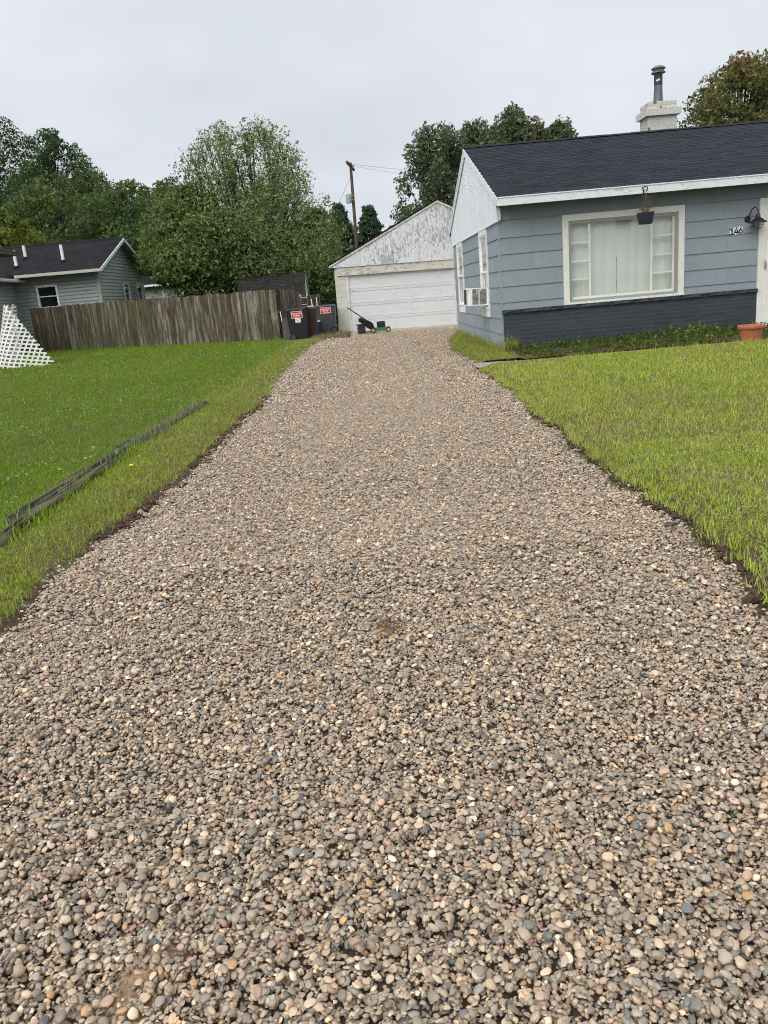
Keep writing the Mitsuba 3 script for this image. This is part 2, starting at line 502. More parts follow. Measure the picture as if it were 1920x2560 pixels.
def wob(y, seed):
    return (meshkit.noise(np.stack([np.asarray(y, float) * 1.7, np.zeros_like(np.asarray(y, float)), np.zeros_like(np.asarray(y, float))], -1), seed) - 0.5) * 0.10 + \
           (meshkit.noise(np.stack([np.asarray(y, float) * 7, np.zeros_like(np.asarray(y, float)), np.zeros_like(np.asarray(y, float))], -1), seed + 9) - 0.5) * 0.06


def xl(y):
    return np.interp(y, LEFT_EDGE[:, 0], LEFT_EDGE[:, 1]) + wob(y, 3)


def xr(y):
    return np.interp(y, RIGHT_EDGE[:, 0], RIGHT_EDGE[:, 1]) + wob(y, 4)


def gz(x, y):
    """Height of the land: flat yard, a gentle rise to the left rear, a wooded hillside beyond."""
    x, y = np.asarray(x, float), np.asarray(y, float)
    z = 0.12 * sstep(-3, -13, x) * sstep(14, 30, y) - 0.05 * sstep(0, 4, x) * sstep(25, 31, y)
    z = z + 0.5 * sstep(-6, -13, x) * sstep(35, 40, y) + 7.5 * sstep(-6, -42, x) * sstep(48, 92, y)
    return z


gx = np.concatenate([np.linspace(-400, -60, 12), np.linspace(-56, 56, 113), np.linspace(60, 400, 12)])
gy = np.concatenate([np.linspace(-60, 0, 7), np.linspace(1, 110, 110), np.linspace(118, 600, 14)])
struct('ground', grid(gx, gy, lambda x, y: gz(x, y) - 0.10), M_GROUND, 'wide grassy ground rising to a wooded hillside at the left rear', 'ground', smooth=True)

ys = np.linspace(0.2, 31, 280)


def ribbon(fa, fb, ys_, n, zfn):
    u = np.linspace(0, 1, n)
    A, B = fa(ys_), fb(ys_)
    X = A[:, None] * (1 - u) + B[:, None] * u
    Y = np.repeat(ys_[:, None], n, 1)
    v = np.stack([X, Y, zfn(X, Y)], -1).reshape(-1, 3)
    i, j = np.meshgrid(np.arange(len(ys_) - 1), np.arange(n - 1), indexing='ij')
    a = i * n + j
    q = np.stack([a, a + 1, a + n + 1, a + n], -1).reshape(-1, 4)
    return v, np.vstack([q[:, [0, 1, 2]], q[:, [0, 2, 3]]])


def relief(X, Y):
    """Slow relief of the gravel: two faint wheel tracks, a low crown and random unevenness."""
    tr = np.exp(-((X + 0.75) / 0.28) ** 2) + np.exp(-((X - 0.70) / 0.28) ** 2)
    return gz(X, Y) - 0.024 * tr + 0.03 * (n2(X, Y, 1.6, 11) - 0.5)


struct('driveway', ribbon(lambda y: xl(y) - 0.25, lambda y: xr(y) + 0.25, ys, 40, lambda X, Y: relief(X, Y) - 0.03), M_BED,
       'earth bed of the long gravel driveway running to the white garage', 'driveway', smooth=True)


def left_z(X, Y):
    return gz(X, Y) + 0.012 + 0.026 * sstep(-0.06, -0.26, X - xl(Y)) + 0.015 * n2(X, Y, 2.2, 21) - 0.05 * sstep(-0.02, 0.10, X - xl(Y))


def right_z(X, Y):
    e = X - xr(Y)
    return gz(X, Y) + 0.055 * sstep(0.0, 0.19, e) + 0.016 * n2(X, Y, 2.2, 22) - 0.03 * (1 - sstep(-0.10, 0.0, e))


struct('left_lawn', ribbon(lambda y: np.full_like(y, -17.0) - 0.25 * y, lambda y: xl(y) + 0.10, np.linspace(0.2, 36, 180), 90, left_z), M_TURF,
       'dark green mown lawn left of the gravel driveway', 'lawn', smooth=True)
struct('right_lawn', ribbon(lambda y: xr(y) - 0.12, lambda y: np.full_like(y, 16.0), np.linspace(0.2, 13.32, 130), 90, right_z), M_TURF,
       'yellow-green front lawn right of the driveway', 'lawn', smooth=True)
struct('side_lawn', ribbon(lambda y: xr(y) - 0.12, lambda y: np.full_like(y, 2.62), np.linspace(13.95, 23.1, 70), 26, right_z), M_TURF,
       'small strip of grass between the driveway and the side of the grey house', 'lawn', smooth=True)
wx = np.linspace(1.72, 16, 60)
struct('walkway', grid(wx, np.linspace(13.12, 14.02, 6), lambda x, y: 0.032 - 0.026 * sstep(2.0, 2.8, x) + 0 * x), M_CONCRETE,
       'narrow concrete walkway along the far edge of the front lawn', 'walkway', smooth=True)
struct('flower_bed', grid(np.linspace(2.56, 16, 120), np.linspace(13.97, 15.6, 20), lambda x, y: 0.02 + 0.06 * sstep(13.97, 15.2, y) + 0.03 * n2(x, y, 5, 31)), M_SOIL,
       'strip of dark soil in front of the grey house wall', 'flower bed', smooth=True)
struct('garage_apron', grid(np.linspace(-1.0, 7.0, 40), np.linspace(28.6, 31.6, 12), lambda x, y: gz(x, y) + 0.008 + 0 * x), M_CONCRETE,
       'stained concrete apron in front of the white garage door', 'concrete apron', smooth=True)
struct('dirt_patch', grid(np.linspace(-4.2, -0.65, 60), np.linspace(27.6, 36.5, 90), lambda x, y: gz(x, y) + 0.012 + 0.05 * n2(x, y, 3.5, 41) * sstep(27.6, 28.4, y)), M_SOIL,
       'bare brown dirt under the trash bins beside the garage', 'dirt', smooth=True)


# crumbly soil along the cut edges of the driveway
def clods(n, fx_, y0, y1, spread, seed, size):
    r = np.random.default_rng(seed)
    ico = trimesh.creation.icosphere(0)
    bv, bf = np.array(ico.vertices), np.array(ico.faces)
    y = y0 + (y1 - y0) * r.random(n) ** 1.6
    keep = n2(y * 0, y, 0.9, seed) > 0.40
    y = y[keep]
    x = fx_(y) + r.normal(0, spread, len(y))
    s = size * np.exp(r.normal(0, 0.45, len(y)))
    zz = gz(x, y) + 0.006
    J = 1 + (r.random((len(y), len(bv), 1)) - 0.5) * 0.7
    V = bv[None] * J * (s[:, None, None] * np.array([1.2, 1, 0.7])) + np.stack([x, y, zz], 1)[:, None]
    Fs = (bf[None] + (np.arange(len(y)) * len(bv))[:, None, None]).reshape(-1, 3)
    return V.reshape(-1, 3), Fs


struct('soil_crumbs', join([clods(3000, lambda y: xr(y) + 0.0, 2.0, 13.5, 0.028, 5, 0.009), clods(2300, lambda y: xl(y) + 0.0, 2.8, 12, 0.045, 6, 0.009)]), M_SOIL,
       'crumbs of dark soil along both cut edges of the gravel driveway', 'soil', kind='stuff')
struct('cut_soil', ribbon(lambda y: xr(y) - 0.06, lambda y: xr(y) + 0.09, np.linspace(0.4, 13.2, 520), 12,
                          lambda X, Y: gz(X, Y) - 0.026 + 0.052 * sstep(-0.03, 0.06, X - xr(Y)) + 0.040 * (n2(X, Y, 20, 51, 4) - 0.5) + 0.03 * (n2(X * 0, Y, 0.9, 54) - 0.5) - 0.02 * (1 - sstep(-0.09, -0.03, X - xr(Y)))), M_SOIL,
       'dark bank of cut soil along the right edge of the driveway', 'soil', smooth=True)
struct('worn_soil', ribbon(lambda y: xl(y) - 0.20, lambda y: xl(y) + 0.08, np.linspace(0.4, 13, 520), 14,
                           lambda X, Y: gz(X, Y) - 0.002 + 0.044 * (n2(X, Y, 17, 52, 4) - 0.48) + 0.060 * (n2(X * 0, Y, 0.8, 53) - 0.50) - 0.03 * sstep(0.0, 0.08, X - xl(Y))), M_SOIL,
       'worn strip of bare soil along the left edge of the driveway', 'soil', smooth=True)

# ------------------------------------------------------------------ gravel
PAL = np.array([(0.43, 0.335, 0.245), (0.36, 0.285, 0.21), (0.30, 0.245, 0.19), (0.48, 0.39, 0.29), (0.26, 0.225, 0.185), (0.225, 0.205, 0.18), (0.18, 0.175, 0.165), (0.125, 0.13, 0.135),
                (0.40, 0.285, 0.215), (0.36, 0.25, 0.195), (0.56, 0.48, 0.37), (0.46, 0.29, 0.15), (0.30, 0.28, 0.235), (0.075, 0.075, 0.076), (0.62, 0.57, 0.48), (0.36, 0.19, 0.15)])
PW = np.array([15, 19, 20, 8, 17, 11, 6, 2.4, 4, 5, 2, 1.6, 11, 1.4, 0.25, 0.4])


TINT = 1.16 * np.array([1.035, 0.985, 0.91])   # the river stones are warm tan


def pebbles(level, n, seed, cut=-0.45):
    out = []
    r = np.random.default_rng(seed)
    for k in range(n):
        m = trimesh.creation.icosphere(level)
        v, f = np.array(m.vertices), np.array(m.faces)
        for _ in range(r.integers(3, 8)):
            d = r.normal(size=3) * [1, 1, 0.8]
            d /= np.linalg.norm(d)
            c = r.uniform(0.50, 0.88)
            over = np.maximum(v @ d - c, 0)
            v = v - over[:, None] * d * 0.85
        v = v * (1 + 0.22 * (meshkit.noise(v * 1.6 + k * 7.3, 3)[:, None] - 0.5))
        v /= np.abs(v).max(0)
        f = f[v[f].mean(1)[:, 2] > cut]
        u, inv = np.unique(f, return_inverse=True)
        out.append((v[u], inv.reshape(f.shape)))
    return out


def stone_mesh(pos, dims, yaw, tilt, tdir, variants, seed):
    """One mesh of many pebbles. dims: half axes (n, 3)."""
    r = np.random.default_rng(seed)
    n = len(pos)
    which = r.integers(0, len(variants), n)
    col = PAL[r.choice(len(PAL), n, p=PW / PW.sum())] * np.exp(r.normal(0, 0.21, (n, 1))) * TINT
    cy, sy = np.cos(yaw), np.sin(yaw)
    Rz = np.zeros((n, 3, 3))
    Rz[:, 0, 0], Rz[:, 0, 1], Rz[:, 1, 0], Rz[:, 1, 1], Rz[:, 2, 2] = cy, -sy, sy, cy, 1
    ax = np.stack([-np.sin(tdir), np.cos(tdir), np.zeros(n)], 1)
    K = np.zeros((n, 3, 3))
    K[:, 0, 1], K[:, 0, 2], K[:, 1, 0], K[:, 1, 2], K[:, 2, 0], K[:, 2, 1] = -ax[:, 2], ax[:, 1], ax[:, 2], -ax[:, 0], -ax[:, 1], ax[:, 0]
    R = np.eye(3)[None] + np.sin(tilt)[:, None, None] * K + (1 - np.cos(tilt))[:, None, None] * (K @ K)
    A = R @ Rz * dims[:, None, :]
    V, Fc, C, base = [], [], [], 0
    for k, (v, f) in enumerate(variants):
        i = np.nonzero(which == k)[0]
        vv = np.einsum('nij,mj->nmi', A[i], v) + pos[i, None]
        V.append(vv.reshape(-1, 3))
        Fc.append((f[None] + (np.arange(len(i)) * len(v))[:, None, None]).reshape(-1, 3) + base)
        C.append(np.repeat(col[i], len(v), 0))
        base += len(i) * len(v)
    return (np.vstack(V), np.vstack(Fc)), np.vstack(C)


def sizes(n, r, med):
    a = med * np.exp(r.normal(0, 0.40, n))
    a = np.clip(a, med * 0.42, med * 2.5)
    return np.stack([a, a * r.uniform(0.55, 0.95, n), a * r.uniform(0.34, 0.66, n)], 1)


def settle(x, y, dims, yaw, base, res=0.004):
    """Drops stones one after another onto a height grid; returns resting height, tilt and its direction."""
    x0, y0 = x.min() - 0.08, y.min() - 0.08
    nx, ny = int((x.max() - x0 + 0.08) / res) + 2, int((y.max() - y0 + 0.08) / res) + 2
    Hm = base(x0 + np.arange(nx)[:, None] * res + np.zeros((1, ny)), y0 + np.arange(ny)[None] * res + np.zeros((nx, 1))).astype(np.float32)
    z, tx, ty = np.zeros(len(x)), np.zeros(len(x)), np.zeros(len(x))
    stencils, add, top_of = {}, np.add.reduce, np.maximum.reduce
    ii, jj = ((x - x0) / res).astype(int), ((y - y0) / res).astype(int)
    rad = np.clip(np.round(np.sqrt(dims[:, 0] * dims[:, 1]) / res).astype(int), 1, 12)
    for k in range(len(x)):
        r_ = rad[k]
        if r_ not in stencils:
            g = np.arange(-r_, r_ + 1)
            d = np.sqrt(g[:, None] ** 2 + g[None] ** 2) / (r_ + 0.3)
            top = np.sqrt(np.clip(1 - d * d, 0, 1)).astype(np.float32)
            stencils[r_] = (d <= 1, top, g)
        m, top, g = stencils[r_]
        i, j = ii[k], jj[k]
        W = Hm[i - r_:i + r_ + 1, j - r_:j + r_ + 1]
        inside = W[m]
        hi = add(inside) * (0.45 / len(inside)) + top_of(inside) * 0.55
        c = dims[k, 2]
        z[k] = hi + c * 0.45
        q = 1 / (2 * r_ * res * len(g))
        tx[k] = (add(W[-1]) - add(W[0])) * q
        ty[k] = (add(W[:, -1]) - add(W[:, 0])) * q
        np.maximum(W, np.where(m, z[k] + c * top * 0.9, -9), out=W)
    tilt = np.clip(np.arctan(np.hypot(tx, ty)) * 0.8, 0, 0.7)
    return z, tilt, np.arctan2(-ty, -tx) + PI * 0


def half_width(y):
    return 0.50 * (y * math.cos(_p) + CAM_H * math.sin(_p)) + 0.20


def scatter(y0, y1, dens, med, seed, lim=True):
    r = np.random.default_rng(seed)
    n = int(dens * 4.4 * (y1 - y0))
    y, x = r.uniform(y0, y1, n), r.uniform(-2.2, 2.2, n)
    rag = r.normal(0, 0.05, n)
    ok = (x > xl(y) - 0.02 + rag) & (x < xr(y) + 0.03 + rag)
    if lim:
        ok &= np.abs(x) < half_width(y)
    return x[ok], y[ok], r


def dirt_w(x, y):
    """Where sandy dirt has been tracked over the stones, near the camera on the left."""
    d = ((x + 0.585 - (y - 1.42) * 0.20) / 0.085) ** 2 + ((y - 1.38) / 0.24) ** 2
    return np.exp(-d * 1.1) * (0.7 + 0.6 * n2(x, y, 14, 61))


def gravel(y0, y1, dens, med, level, cut, seed, drop, nv=10, fade=None):
    x, y, r = scatter(y0, y1, dens, med, seed)
    if fade:
        k_ = r.random(len(x)) > (y - fade[0]) / (fade[1] - fade[0])
        x, y = x[k_], y[k_]
    dims = sizes(len(x), r, med)
    o = np.argsort(dims[:, 0] + r.uniform(0, med * 5.0, len(x)))
    x, y, dims = x[o], y[o], dims[o]
    yaw = r.uniform(0, 2 * PI, len(x))
    if drop:
        z, tilt, td = settle(x, y, dims, yaw, lambda a, b: relief(a, b) - 0.026)
    else:
        z = relief(x, y) - 0.012 + r.uniform(-0.008, 0.008, len(x))
        tilt, td = np.abs(r.normal(0, 0.28, len(x))), r.uniform(0, 2 * PI, len(x))
    P = np.stack([x, y, z], 1)
    if level == 0:
        return stone_mesh(P, dims, yaw, tilt, td, pebbles(0, nv, seed + 1, cut), seed + 2)
    big = dims[:, 0] > 0.0066
    m = [stone_mesh(P[k_], dims[k_], yaw[k_], tilt[k_], td[k_], pebbles(lv, nv, seed + 1 + lv, cut), seed + 2 + lv) for k_, lv in ((big, 1), (~big, 0))]
    return join([q[0] for q in m]), np.vstack([q[1] for q in m])


parts = [gravel(1.02, 1.95, 20500, 0.0060, 1, 0.0, 100, True), gravel(1.95, 3.4, 15500, 0.0057, 0, -0.05, 200, True), gravel(3.4, 5.5, 11500, 0.0061, 0, 0.08, 300, True, fade=(4.6, 5.5))]
GM, GC = join([p_[0] for p_ in parts]), np.vstack([p_[1] for p_ in parts])
# farther off: patches of stones repeated as copies
struct('gravel', GM, M_STONE, 'loose mixed tan and grey river gravel covering the driveway', 'gravel', kind='stuff', smooth=True, color=GC)


def patch(seed, n, med):
    r = np.random.default_rng(seed)
    x, y = r.uniform(-0.51, 0.51, n), r.uniform(-0.51, 0.51, n)
    dims, yaw = sizes(n, r, med), r.uniform(0, 6.28, n)
    z, tilt, td = settle(x, y, dims, yaw, lambda a, b: 0 * a - 0.026 + 0.012 * (n2(a, b, 5.0, seed) - 0.5))
    m, c = stone_mesh(np.stack([x, y, z], 1), dims, yaw, tilt, td, pebbles(0, 6, seed, 0.1), seed)
    return {'type': 'shapegroup', 'stones': ply(m, M_STONE, smooth=True, color=c)}


for k in range(4):
    scene[f'gravel_patch_{k}'] = patch(900 + k, 9200, 0.0069)
    scene[f'gravel_patch_{k + 4}'] = patch(950 + k, 5000, 0.0096)
k = 0
for j in range(4, 29):
    for i in range(-3, 6):
        if i + 0.5 > xl(np.array([j + .5]))[0] - 0.2 and i - 0.5 < xr(np.array([j + .5]))[0] + 0.1 and not (j > 27 and i < -0.5):
            k += 1
            scene[f'gravel__{k:03d}'] = {'type': 'instance', 'group': {'type': 'ref', 'id': f'gravel_patch_{(k * 5 + j) % 4 + (4 if j > 10 else 0)}'},
                                         'to_world': T().translate([i, j + 0.5, float(gz(i, j + .5)) - 0.003]).rotate([0, 0, 1], 90 * (k * 7 % 4))}
xs_, ys_ = np.linspace(-0.95, -0.20, 100), np.linspace(1.0, 2.0, 130)
TD = grid(xs_, ys_, lambda x, y: relief(x, y) - 0.048 + 0.041 * np.clip(dirt_w(x, y), 0, 1.1) + 0.028 * n2(x, y, 60, 62, 4) * np.clip(dirt_w(x, y), 0, 1))
r_ = np.random.default_rng(66)
n = 5000
cx_, cy_ = r_.uniform(-0.9, -0.25, n), r_.uniform(1.05, 1.95, n)
k_ = dirt_w(cx_, cy_) > r_.uniform(0.25, 1.0, n)
cx_, cy_ = cx_[k_], cy_[k_]
ico = trimesh.creation.icosphere(0)
V = np.array(ico.vertices)[None] * (1 + (r_.random((len(cx_), 12, 1)) - 0.5) * 0.8) * (0.0030 * np.exp(r_.normal(0, 0.45, len(cx_))))[:, None, None]
V = V + np.stack([cx_, cy_, relief(cx_, cy_) - 0.030 + 0.046 * np.clip(dirt_w(cx_, cy_), 0, 1.1)], 1)[:, None]
TD = join([TD, (V.reshape(-1, 3), (np.array(ico.faces)[None] + (np.arange(len(cx_)) * 12)[:, None, None]).reshape(-1, 3))])
struct('tracked_dirt', TD, M_SAND, 'patch of sandy brown dirt tracked over the gravel near the camera', 'dirt', smooth=True)

# ------------------------------------------------------------------ grass
def blades(x, y, z, L, W, col, r, seg=2, lean=0.95):
    n = len(x)
    yaw, ld = r.uniform(0, 2 * PI, n), r.uniform(0, 2 * PI, n)
    le = np.abs(r.normal(0, lean, n))
    side = np.stack([np.cos(yaw), np.sin(yaw), np.zeros(n)], 1) * (W / 2)[:, None]
    dirv = np.stack([np.cos(ld) * np.sin(le), np.sin(ld) * np.sin(le), np.cos(le)], 1)
    tipd = np.stack([np.cos(ld) * np.sin(le * 1.9), np.sin(ld) * np.sin(le * 1.9), np.cos(np.minimum(le * 1.9, 1.75))], 1)
    b = np.stack([x, y, z], 1)
    if seg == 1:
        t = b + dirv * L[:, None]
        V = np.stack([b - side, b + side, t], 1).reshape(-1, 3)
        F = np.arange(3 * n).reshape(-1, 3)
        return V, F, np.repeat(col, 3, 0)
    m = b + dirv * (0.5 * L)[:, None]
    t = m + tipd * (0.5 * L)[:, None]
    V = np.stack([b - side, b + side, m - side * 0.8, m + side * 0.8, t], 1).reshape(-1, 3)
    F = (np.array([[0, 1, 3], [0, 3, 2], [2, 3, 4]])[None] + (np.arange(n) * 5)[:, None, None]).reshape(-1, 3)
    return V, F, np.repeat(col, 5, 0)


def lin(c):
    return np.asarray(c, float)


DEEP, MIDG, YEL, STRAW, BLUEG = lin((0.140, 0.258, 0.018)), lin((0.225, 0.350, 0.028)), lin((0.405, 0.460, 0.075)), lin((0.60, 0.48, 0.24)), lin((0.27, 0.38, 0.16))


def left_col(x, y, r):
    band = sstep(-2.75, -2.25, x + 0.25 * (n2(x, y, 0.9, 71) - 0.5)) * (0.55 + 0.45 * n2(x, y, 2.0, 72))
    g = n2(x, y, 0.55, 73) * 0.6 + n2(x, y, 3.2, 74) * 0.4
    mow = 0.5 + 0.5 * np.sin((x + 0.15 * y) * 2 * PI / 1.1)
    c = DEEP + (MIDG - DEEP) * np.clip((g - 0.28) * 1.5 + 0.18 * mow, 0, 1.2)[:, None]
    c = c + (YEL * 0.92 - c) * np.clip(band * 0.85, 0, 1)[:, None]
    brown = sstep(0.62, 0.05, xl(y) - x) * sstep(0.30, 0.55, n2(x, y, 2.4, 75))
    c = c + (STRAW * 0.55 - c) * (brown * (r.random(len(x)) < 0.42))[:, None]
    worn = sstep(0.46, 0.62, n2(x, y, 1.3, 86))
    c = np.where((r.random(len(x)) < 0.03 + 0.10 * worn)[:, None], STRAW * 0.55, c) * (0.80 + 0.42 * n2(x, y, 6.0, 87))[:, None]
    c = np.where((r.random(len(x)) < 0.04)[:, None], BLUEG * 1.3, c)
    return c * np.exp(r.normal(0, 0.22, (len(x), 1)))


def right_col(x, y, r):
    g = n2(x, y, 0.9, 81) * 0.6 + n2(x, y, 4.0, 82) * 0.4
    c = lin((0.345, 0.460, 0.060)) + (YEL * 1.12 - lin((0.345, 0.460, 0.060))) * np.clip((g - 0.25) * 1.9, 0, 1.3)[:, None]
    dry = np.clip(sstep(0.50, 0.70, n2(x, y, 1.5, 83)) * 0.8 + sstep(0.9, 0.1, x - xr(y)) * 0.35, 0, 1)
    c = c + (STRAW * 0.80 - c) * ((r.random(len(x)) < 0.08 + 0.45 * dry) * 0.85)[:, None]
    c = c * (0.80 + 0.42 * n2(x, y, 7.0, 84))[:, None]
    c = np.where((r.random(len(x)) < 0.04)[:, None], BLUEG * 1.3, c)
    return c * np.exp(r.normal(0, 0.22, (len(x), 1)))


def in_view(x, y, margin=0.6):
    w = y * math.cos(_p) + CAM_H * math.sin(_p)
    return (x > -0.53 * w - margin) & (x < 0.50 * w + margin)


def lawn(y0, y1, x0, x1, dens, L, W, seed, keep, colf, zf, seg):
    r = np.random.default_rng(seed)
    n = int(dens * (y1 - y0) * (x1 - x0))
    x, y = r.uniform(x0, x1, n), r.uniform(y0, y1, n)
    k = in_view(x, y)
    x, y = x[k], y[k]
    k = keep(x, y, r)
    x, y = x[k], y[k]
    l_ = L * np.exp(r.normal(0, 0.30, len(x))) * (0.55 + 0.9 * n2(x, y, 2.6, seed)) * np.where(x > 1.4, 1 - 0.5 * sstep(12.8, 13.2, y) * (y < 13.5) * sstep(3.4, 2.4, x), 1)
    return blades(x, y, zf(x, y) - 0.004, l_, W * r.uniform(0.7, 1.4, len(x)), colf(x, y, r), r, seg)


def keepL(x, y, r):
    d = xl(y) - x
    thin = sstep(-0.04, 0.17, d + 0.04 + 0.30 * (n2(x, y, 2.2, 76) - 0.5) + 0.10 * (n2(x, y, 11, 77) - 0.5))
    fence_y = 29.7 + (-3.17 - x) * (34.5 - 29.7) / (13.3 - 3.17)
    return (r.random(len(x)) < thin * 0.92 + 0.07 * (d > 0)) & (d > 0) & (y < fence_y - 0.05) & ~((y > 27.2 + 0.4 * n2(x, y, 2, 78)) & (x > -3.0))


def keepR(x, y, r):
    d = x - xr(y)
    return (d > -0.03 + 0.07 * n2(x, y, 6, 79)) & (r.random(len(x)) < 0.80 + 0.20 * sstep(0.02, 0.14, d)) & (y < 13.26 - 0.28 * sstep(3.2, 1.8, x))


def join3(ps):
    n, V, F, C = 0, [], [], []
    for v, f, c in ps:
        V.append(v)
        F.append(f + n)
        C.append(c)
        n += len(v)
    return (np.vstack(V), np.vstack(F)), np.vstack(C)


def tufts(pts, n, L, W, colf, zf, seed, spread=0.03):
    r = np.random.default_rng(seed)
    p_ = np.repeat(np.asarray(pts, float), n, 0)
    x, y = p_[:, 0] + r.normal(0, spread, len(p_)), p_[:, 1] + r.normal(0, spread, len(p_))
    return blades(x, y, zf(x, y) - 0.005, L * np.exp(r.normal(0, 0.3, len(x))), W * r.uniform(0.7, 1.3, len(x)), colf(x, y, r), r, 2, 0.42)


ey = RNG.uniform(2.6, 13.0, 420)
edge_r = np.column_stack([xr(ey) + RNG.uniform(-0.02, 0.07, 420), ey])
edge_l = np.column_stack([xl(ey) - RNG.uniform(0.0, 0.16, 420), ey])
lm, lc = join3([lawn(2.9, 7.5, -4.6, -1.5, 8200, 0.036, 0.0050, 1, keepL, left_col, left_z, 2), lawn(7.5, 13, -7.3, -1.4, 3100, 0.040, 0.0065, 2, keepL, left_col, left_z, 1),
                lawn(13, 21, -11.2, -1.4, 1100, 0.048, 0.011, 3, keepL, left_col, left_z, 1), lawn(21, 36, -17, -1.2, 420, 0.055, 0.020, 4, keepL, left_col, left_z, 1)])
r_ = np.random.default_rng(88)
cl = []
for _ in range(150):
    a, b = r_.uniform(-6.5, -2.7), 4.0 + 9 * r_.random() ** 1.3
    q_ = np.column_stack([a + r_.normal(0, 0.10, 16), b + r_.normal(0, 0.10, 16)])
    cl.append(np.column_stack([q_, left_z(q_[:, 0], q_[:, 1]) + 0.022 + 0.012 * r_.random(16)]))
CLOVER = np.vstack(cl)
e_m, e_c = join3([tufts(edge_l, 9, 0.045, 0.005, left_col, lambda x, y: gz(x, y) + 0.014, 18, 0.03)])
lc = np.vstack([lc, e_c])
lm = join([lm, e_m])
struct('left_grass', lm, M_BLADE, 'deep green mown grass of the lawn left of the driveway', 'grass', kind='stuff', color=lc)
rm, rc = join3([tufts(edge_r, 11, 0.042, 0.005, right_col, lambda x, y: gz(x, y) + 0.022, 17, 0.025), lawn(2.2, 6.0, 1.5, 4.2, 9400, 0.031, 0.0050, 5, keepR, right_col, right_z, 2), lawn(6.0, 9.5, 1.5, 6.0, 3600, 0.041, 0.0060, 6, keepR, right_col, right_z, 1),
                lawn(9.5, 13.32, 1.5, 8.0, 1700, 0.052, 0.010, 7, keepR, right_col, right_z, 1)])
struct('right_grass', rm, M_BLADE, 'yellow-green mown grass of the front lawn right of the driveway', 'grass', kind='stuff', color=rc)


def keepS(x, y, r):
    return (x - xr(y) > 0.02) & (x < 2.53) & (r.random(len(x)) < 0.3 + 0.7 * sstep(0.0, 0.2, x - xr(y)))


def side_col(x, y, r):
    c = left_col(x, y, r)
    return c + (YEL * 0.8 - c) * (0.5 * n2(x, y, 1.4, 85))[:, None]


sp = [(2.50 + rnd(-0.06, 0.03), y_) for y_ in np.linspace(15.2, 22.8, 60)]
sm, sc_ = join3([lawn(13.95, 23.2, 1.6, 2.56, 2300, 0.055, 0.011, 8, keepS, side_col, right_z, 1),
                 lawn(13.97, 14.9, 1.9, 3.4, 1500, 0.05, 0.010, 9, lambda x, y, r: (x - xr(y) > 0.02) & (r.random(len(x)) < sstep(14.9, 14.2, y) * sstep(3.4, 2.4, x)), side_col, lambda x, y: 0.03 + 0 * x, 1),
                 tufts(sp, 16, 0.16, 0.010, side_col, right_z, 10, 0.04), tufts([(2.60 + rnd(-0.1, 0.2), 15.42 + rnd(-.1, .05)) for _ in range(10)], 20, 0.22, 0.011, side_col, right_z, 12, 0.04)])
struct('side_grass', sm, M_BLADE, 'longer grass growing beside the side wall of the grey house', 'grass', kind='stuff', color=sc_)
dm, dc = join3([tufts([(rnd(-2.0, -0.75), 28.0 + rnd(0, 3.2)) for _ in range(90)], 14, 0.10, 0.014, lambda x, y, r: STRAW * 0.55 * np.exp(r.normal(0, .3, (len(x), 1))), lambda x, y: gz(x, y) + 0.03, 13, 0.09)])
struct('dead_grass', dm, M_BLADE, 'dry brown grass on the bare dirt beside the trash bins', 'dead grass', kind='stuff', color=dc)


# ------------------------------------------------------------------ landscape timbers along the left lawn
def timber(name, a, b, r0, seed, label, z):
    a, b = np.asarray(a, float), np.asarray(b, float)
    L = np.linalg.norm(b - a)
    t = np.linspace(0, 1, int(L / 0.05) + 2)
    P = a[None] + (b - a)[None] * t[:, None]
    P = np.column_stack([P[:, 0] + 0.03 * (n2(P[:, 1], P[:, 0], 1.1, seed) - 0.5), P[:, 1], np.full(len(t), z) + 0.03 * (n2(P[:, 1], P[:, 0] * 0 + seed, 0.8, seed) - 0.5)])
    v, f = tube(P, r0, 30)
    n = len(P) * 30
    ang = np.tile(np.arange(30), len(P)) * 2 * PI / 30
    along = np.repeat(P[:, 1], 30)
    q = np.stack([np.cos(ang) * 1.3, np.sin(ang) * 1.3, along * 0.9 + seed * 9.1], -1)
    crack = meshkit.fbm(q, 2, seed) - 0.5 + 0.8 * (meshkit.fbm(q * [4.5, 4.5, 1.1], 3, seed + 4) - 0.5)
    c = P[np.repeat(np.arange(len(P)), 30)]
    v[:n] = c + (v[:n] - c) * (1 + 0.55 * crack)[:, None]
    v[:, 2] = z + (v[:, 2] - z) * 0.72
    k = thing(name, label, 'landscape timber', 'landscape timbers along the left lawn')
    scene[k] = ply((v, f), M_TIMBER, smooth=True)


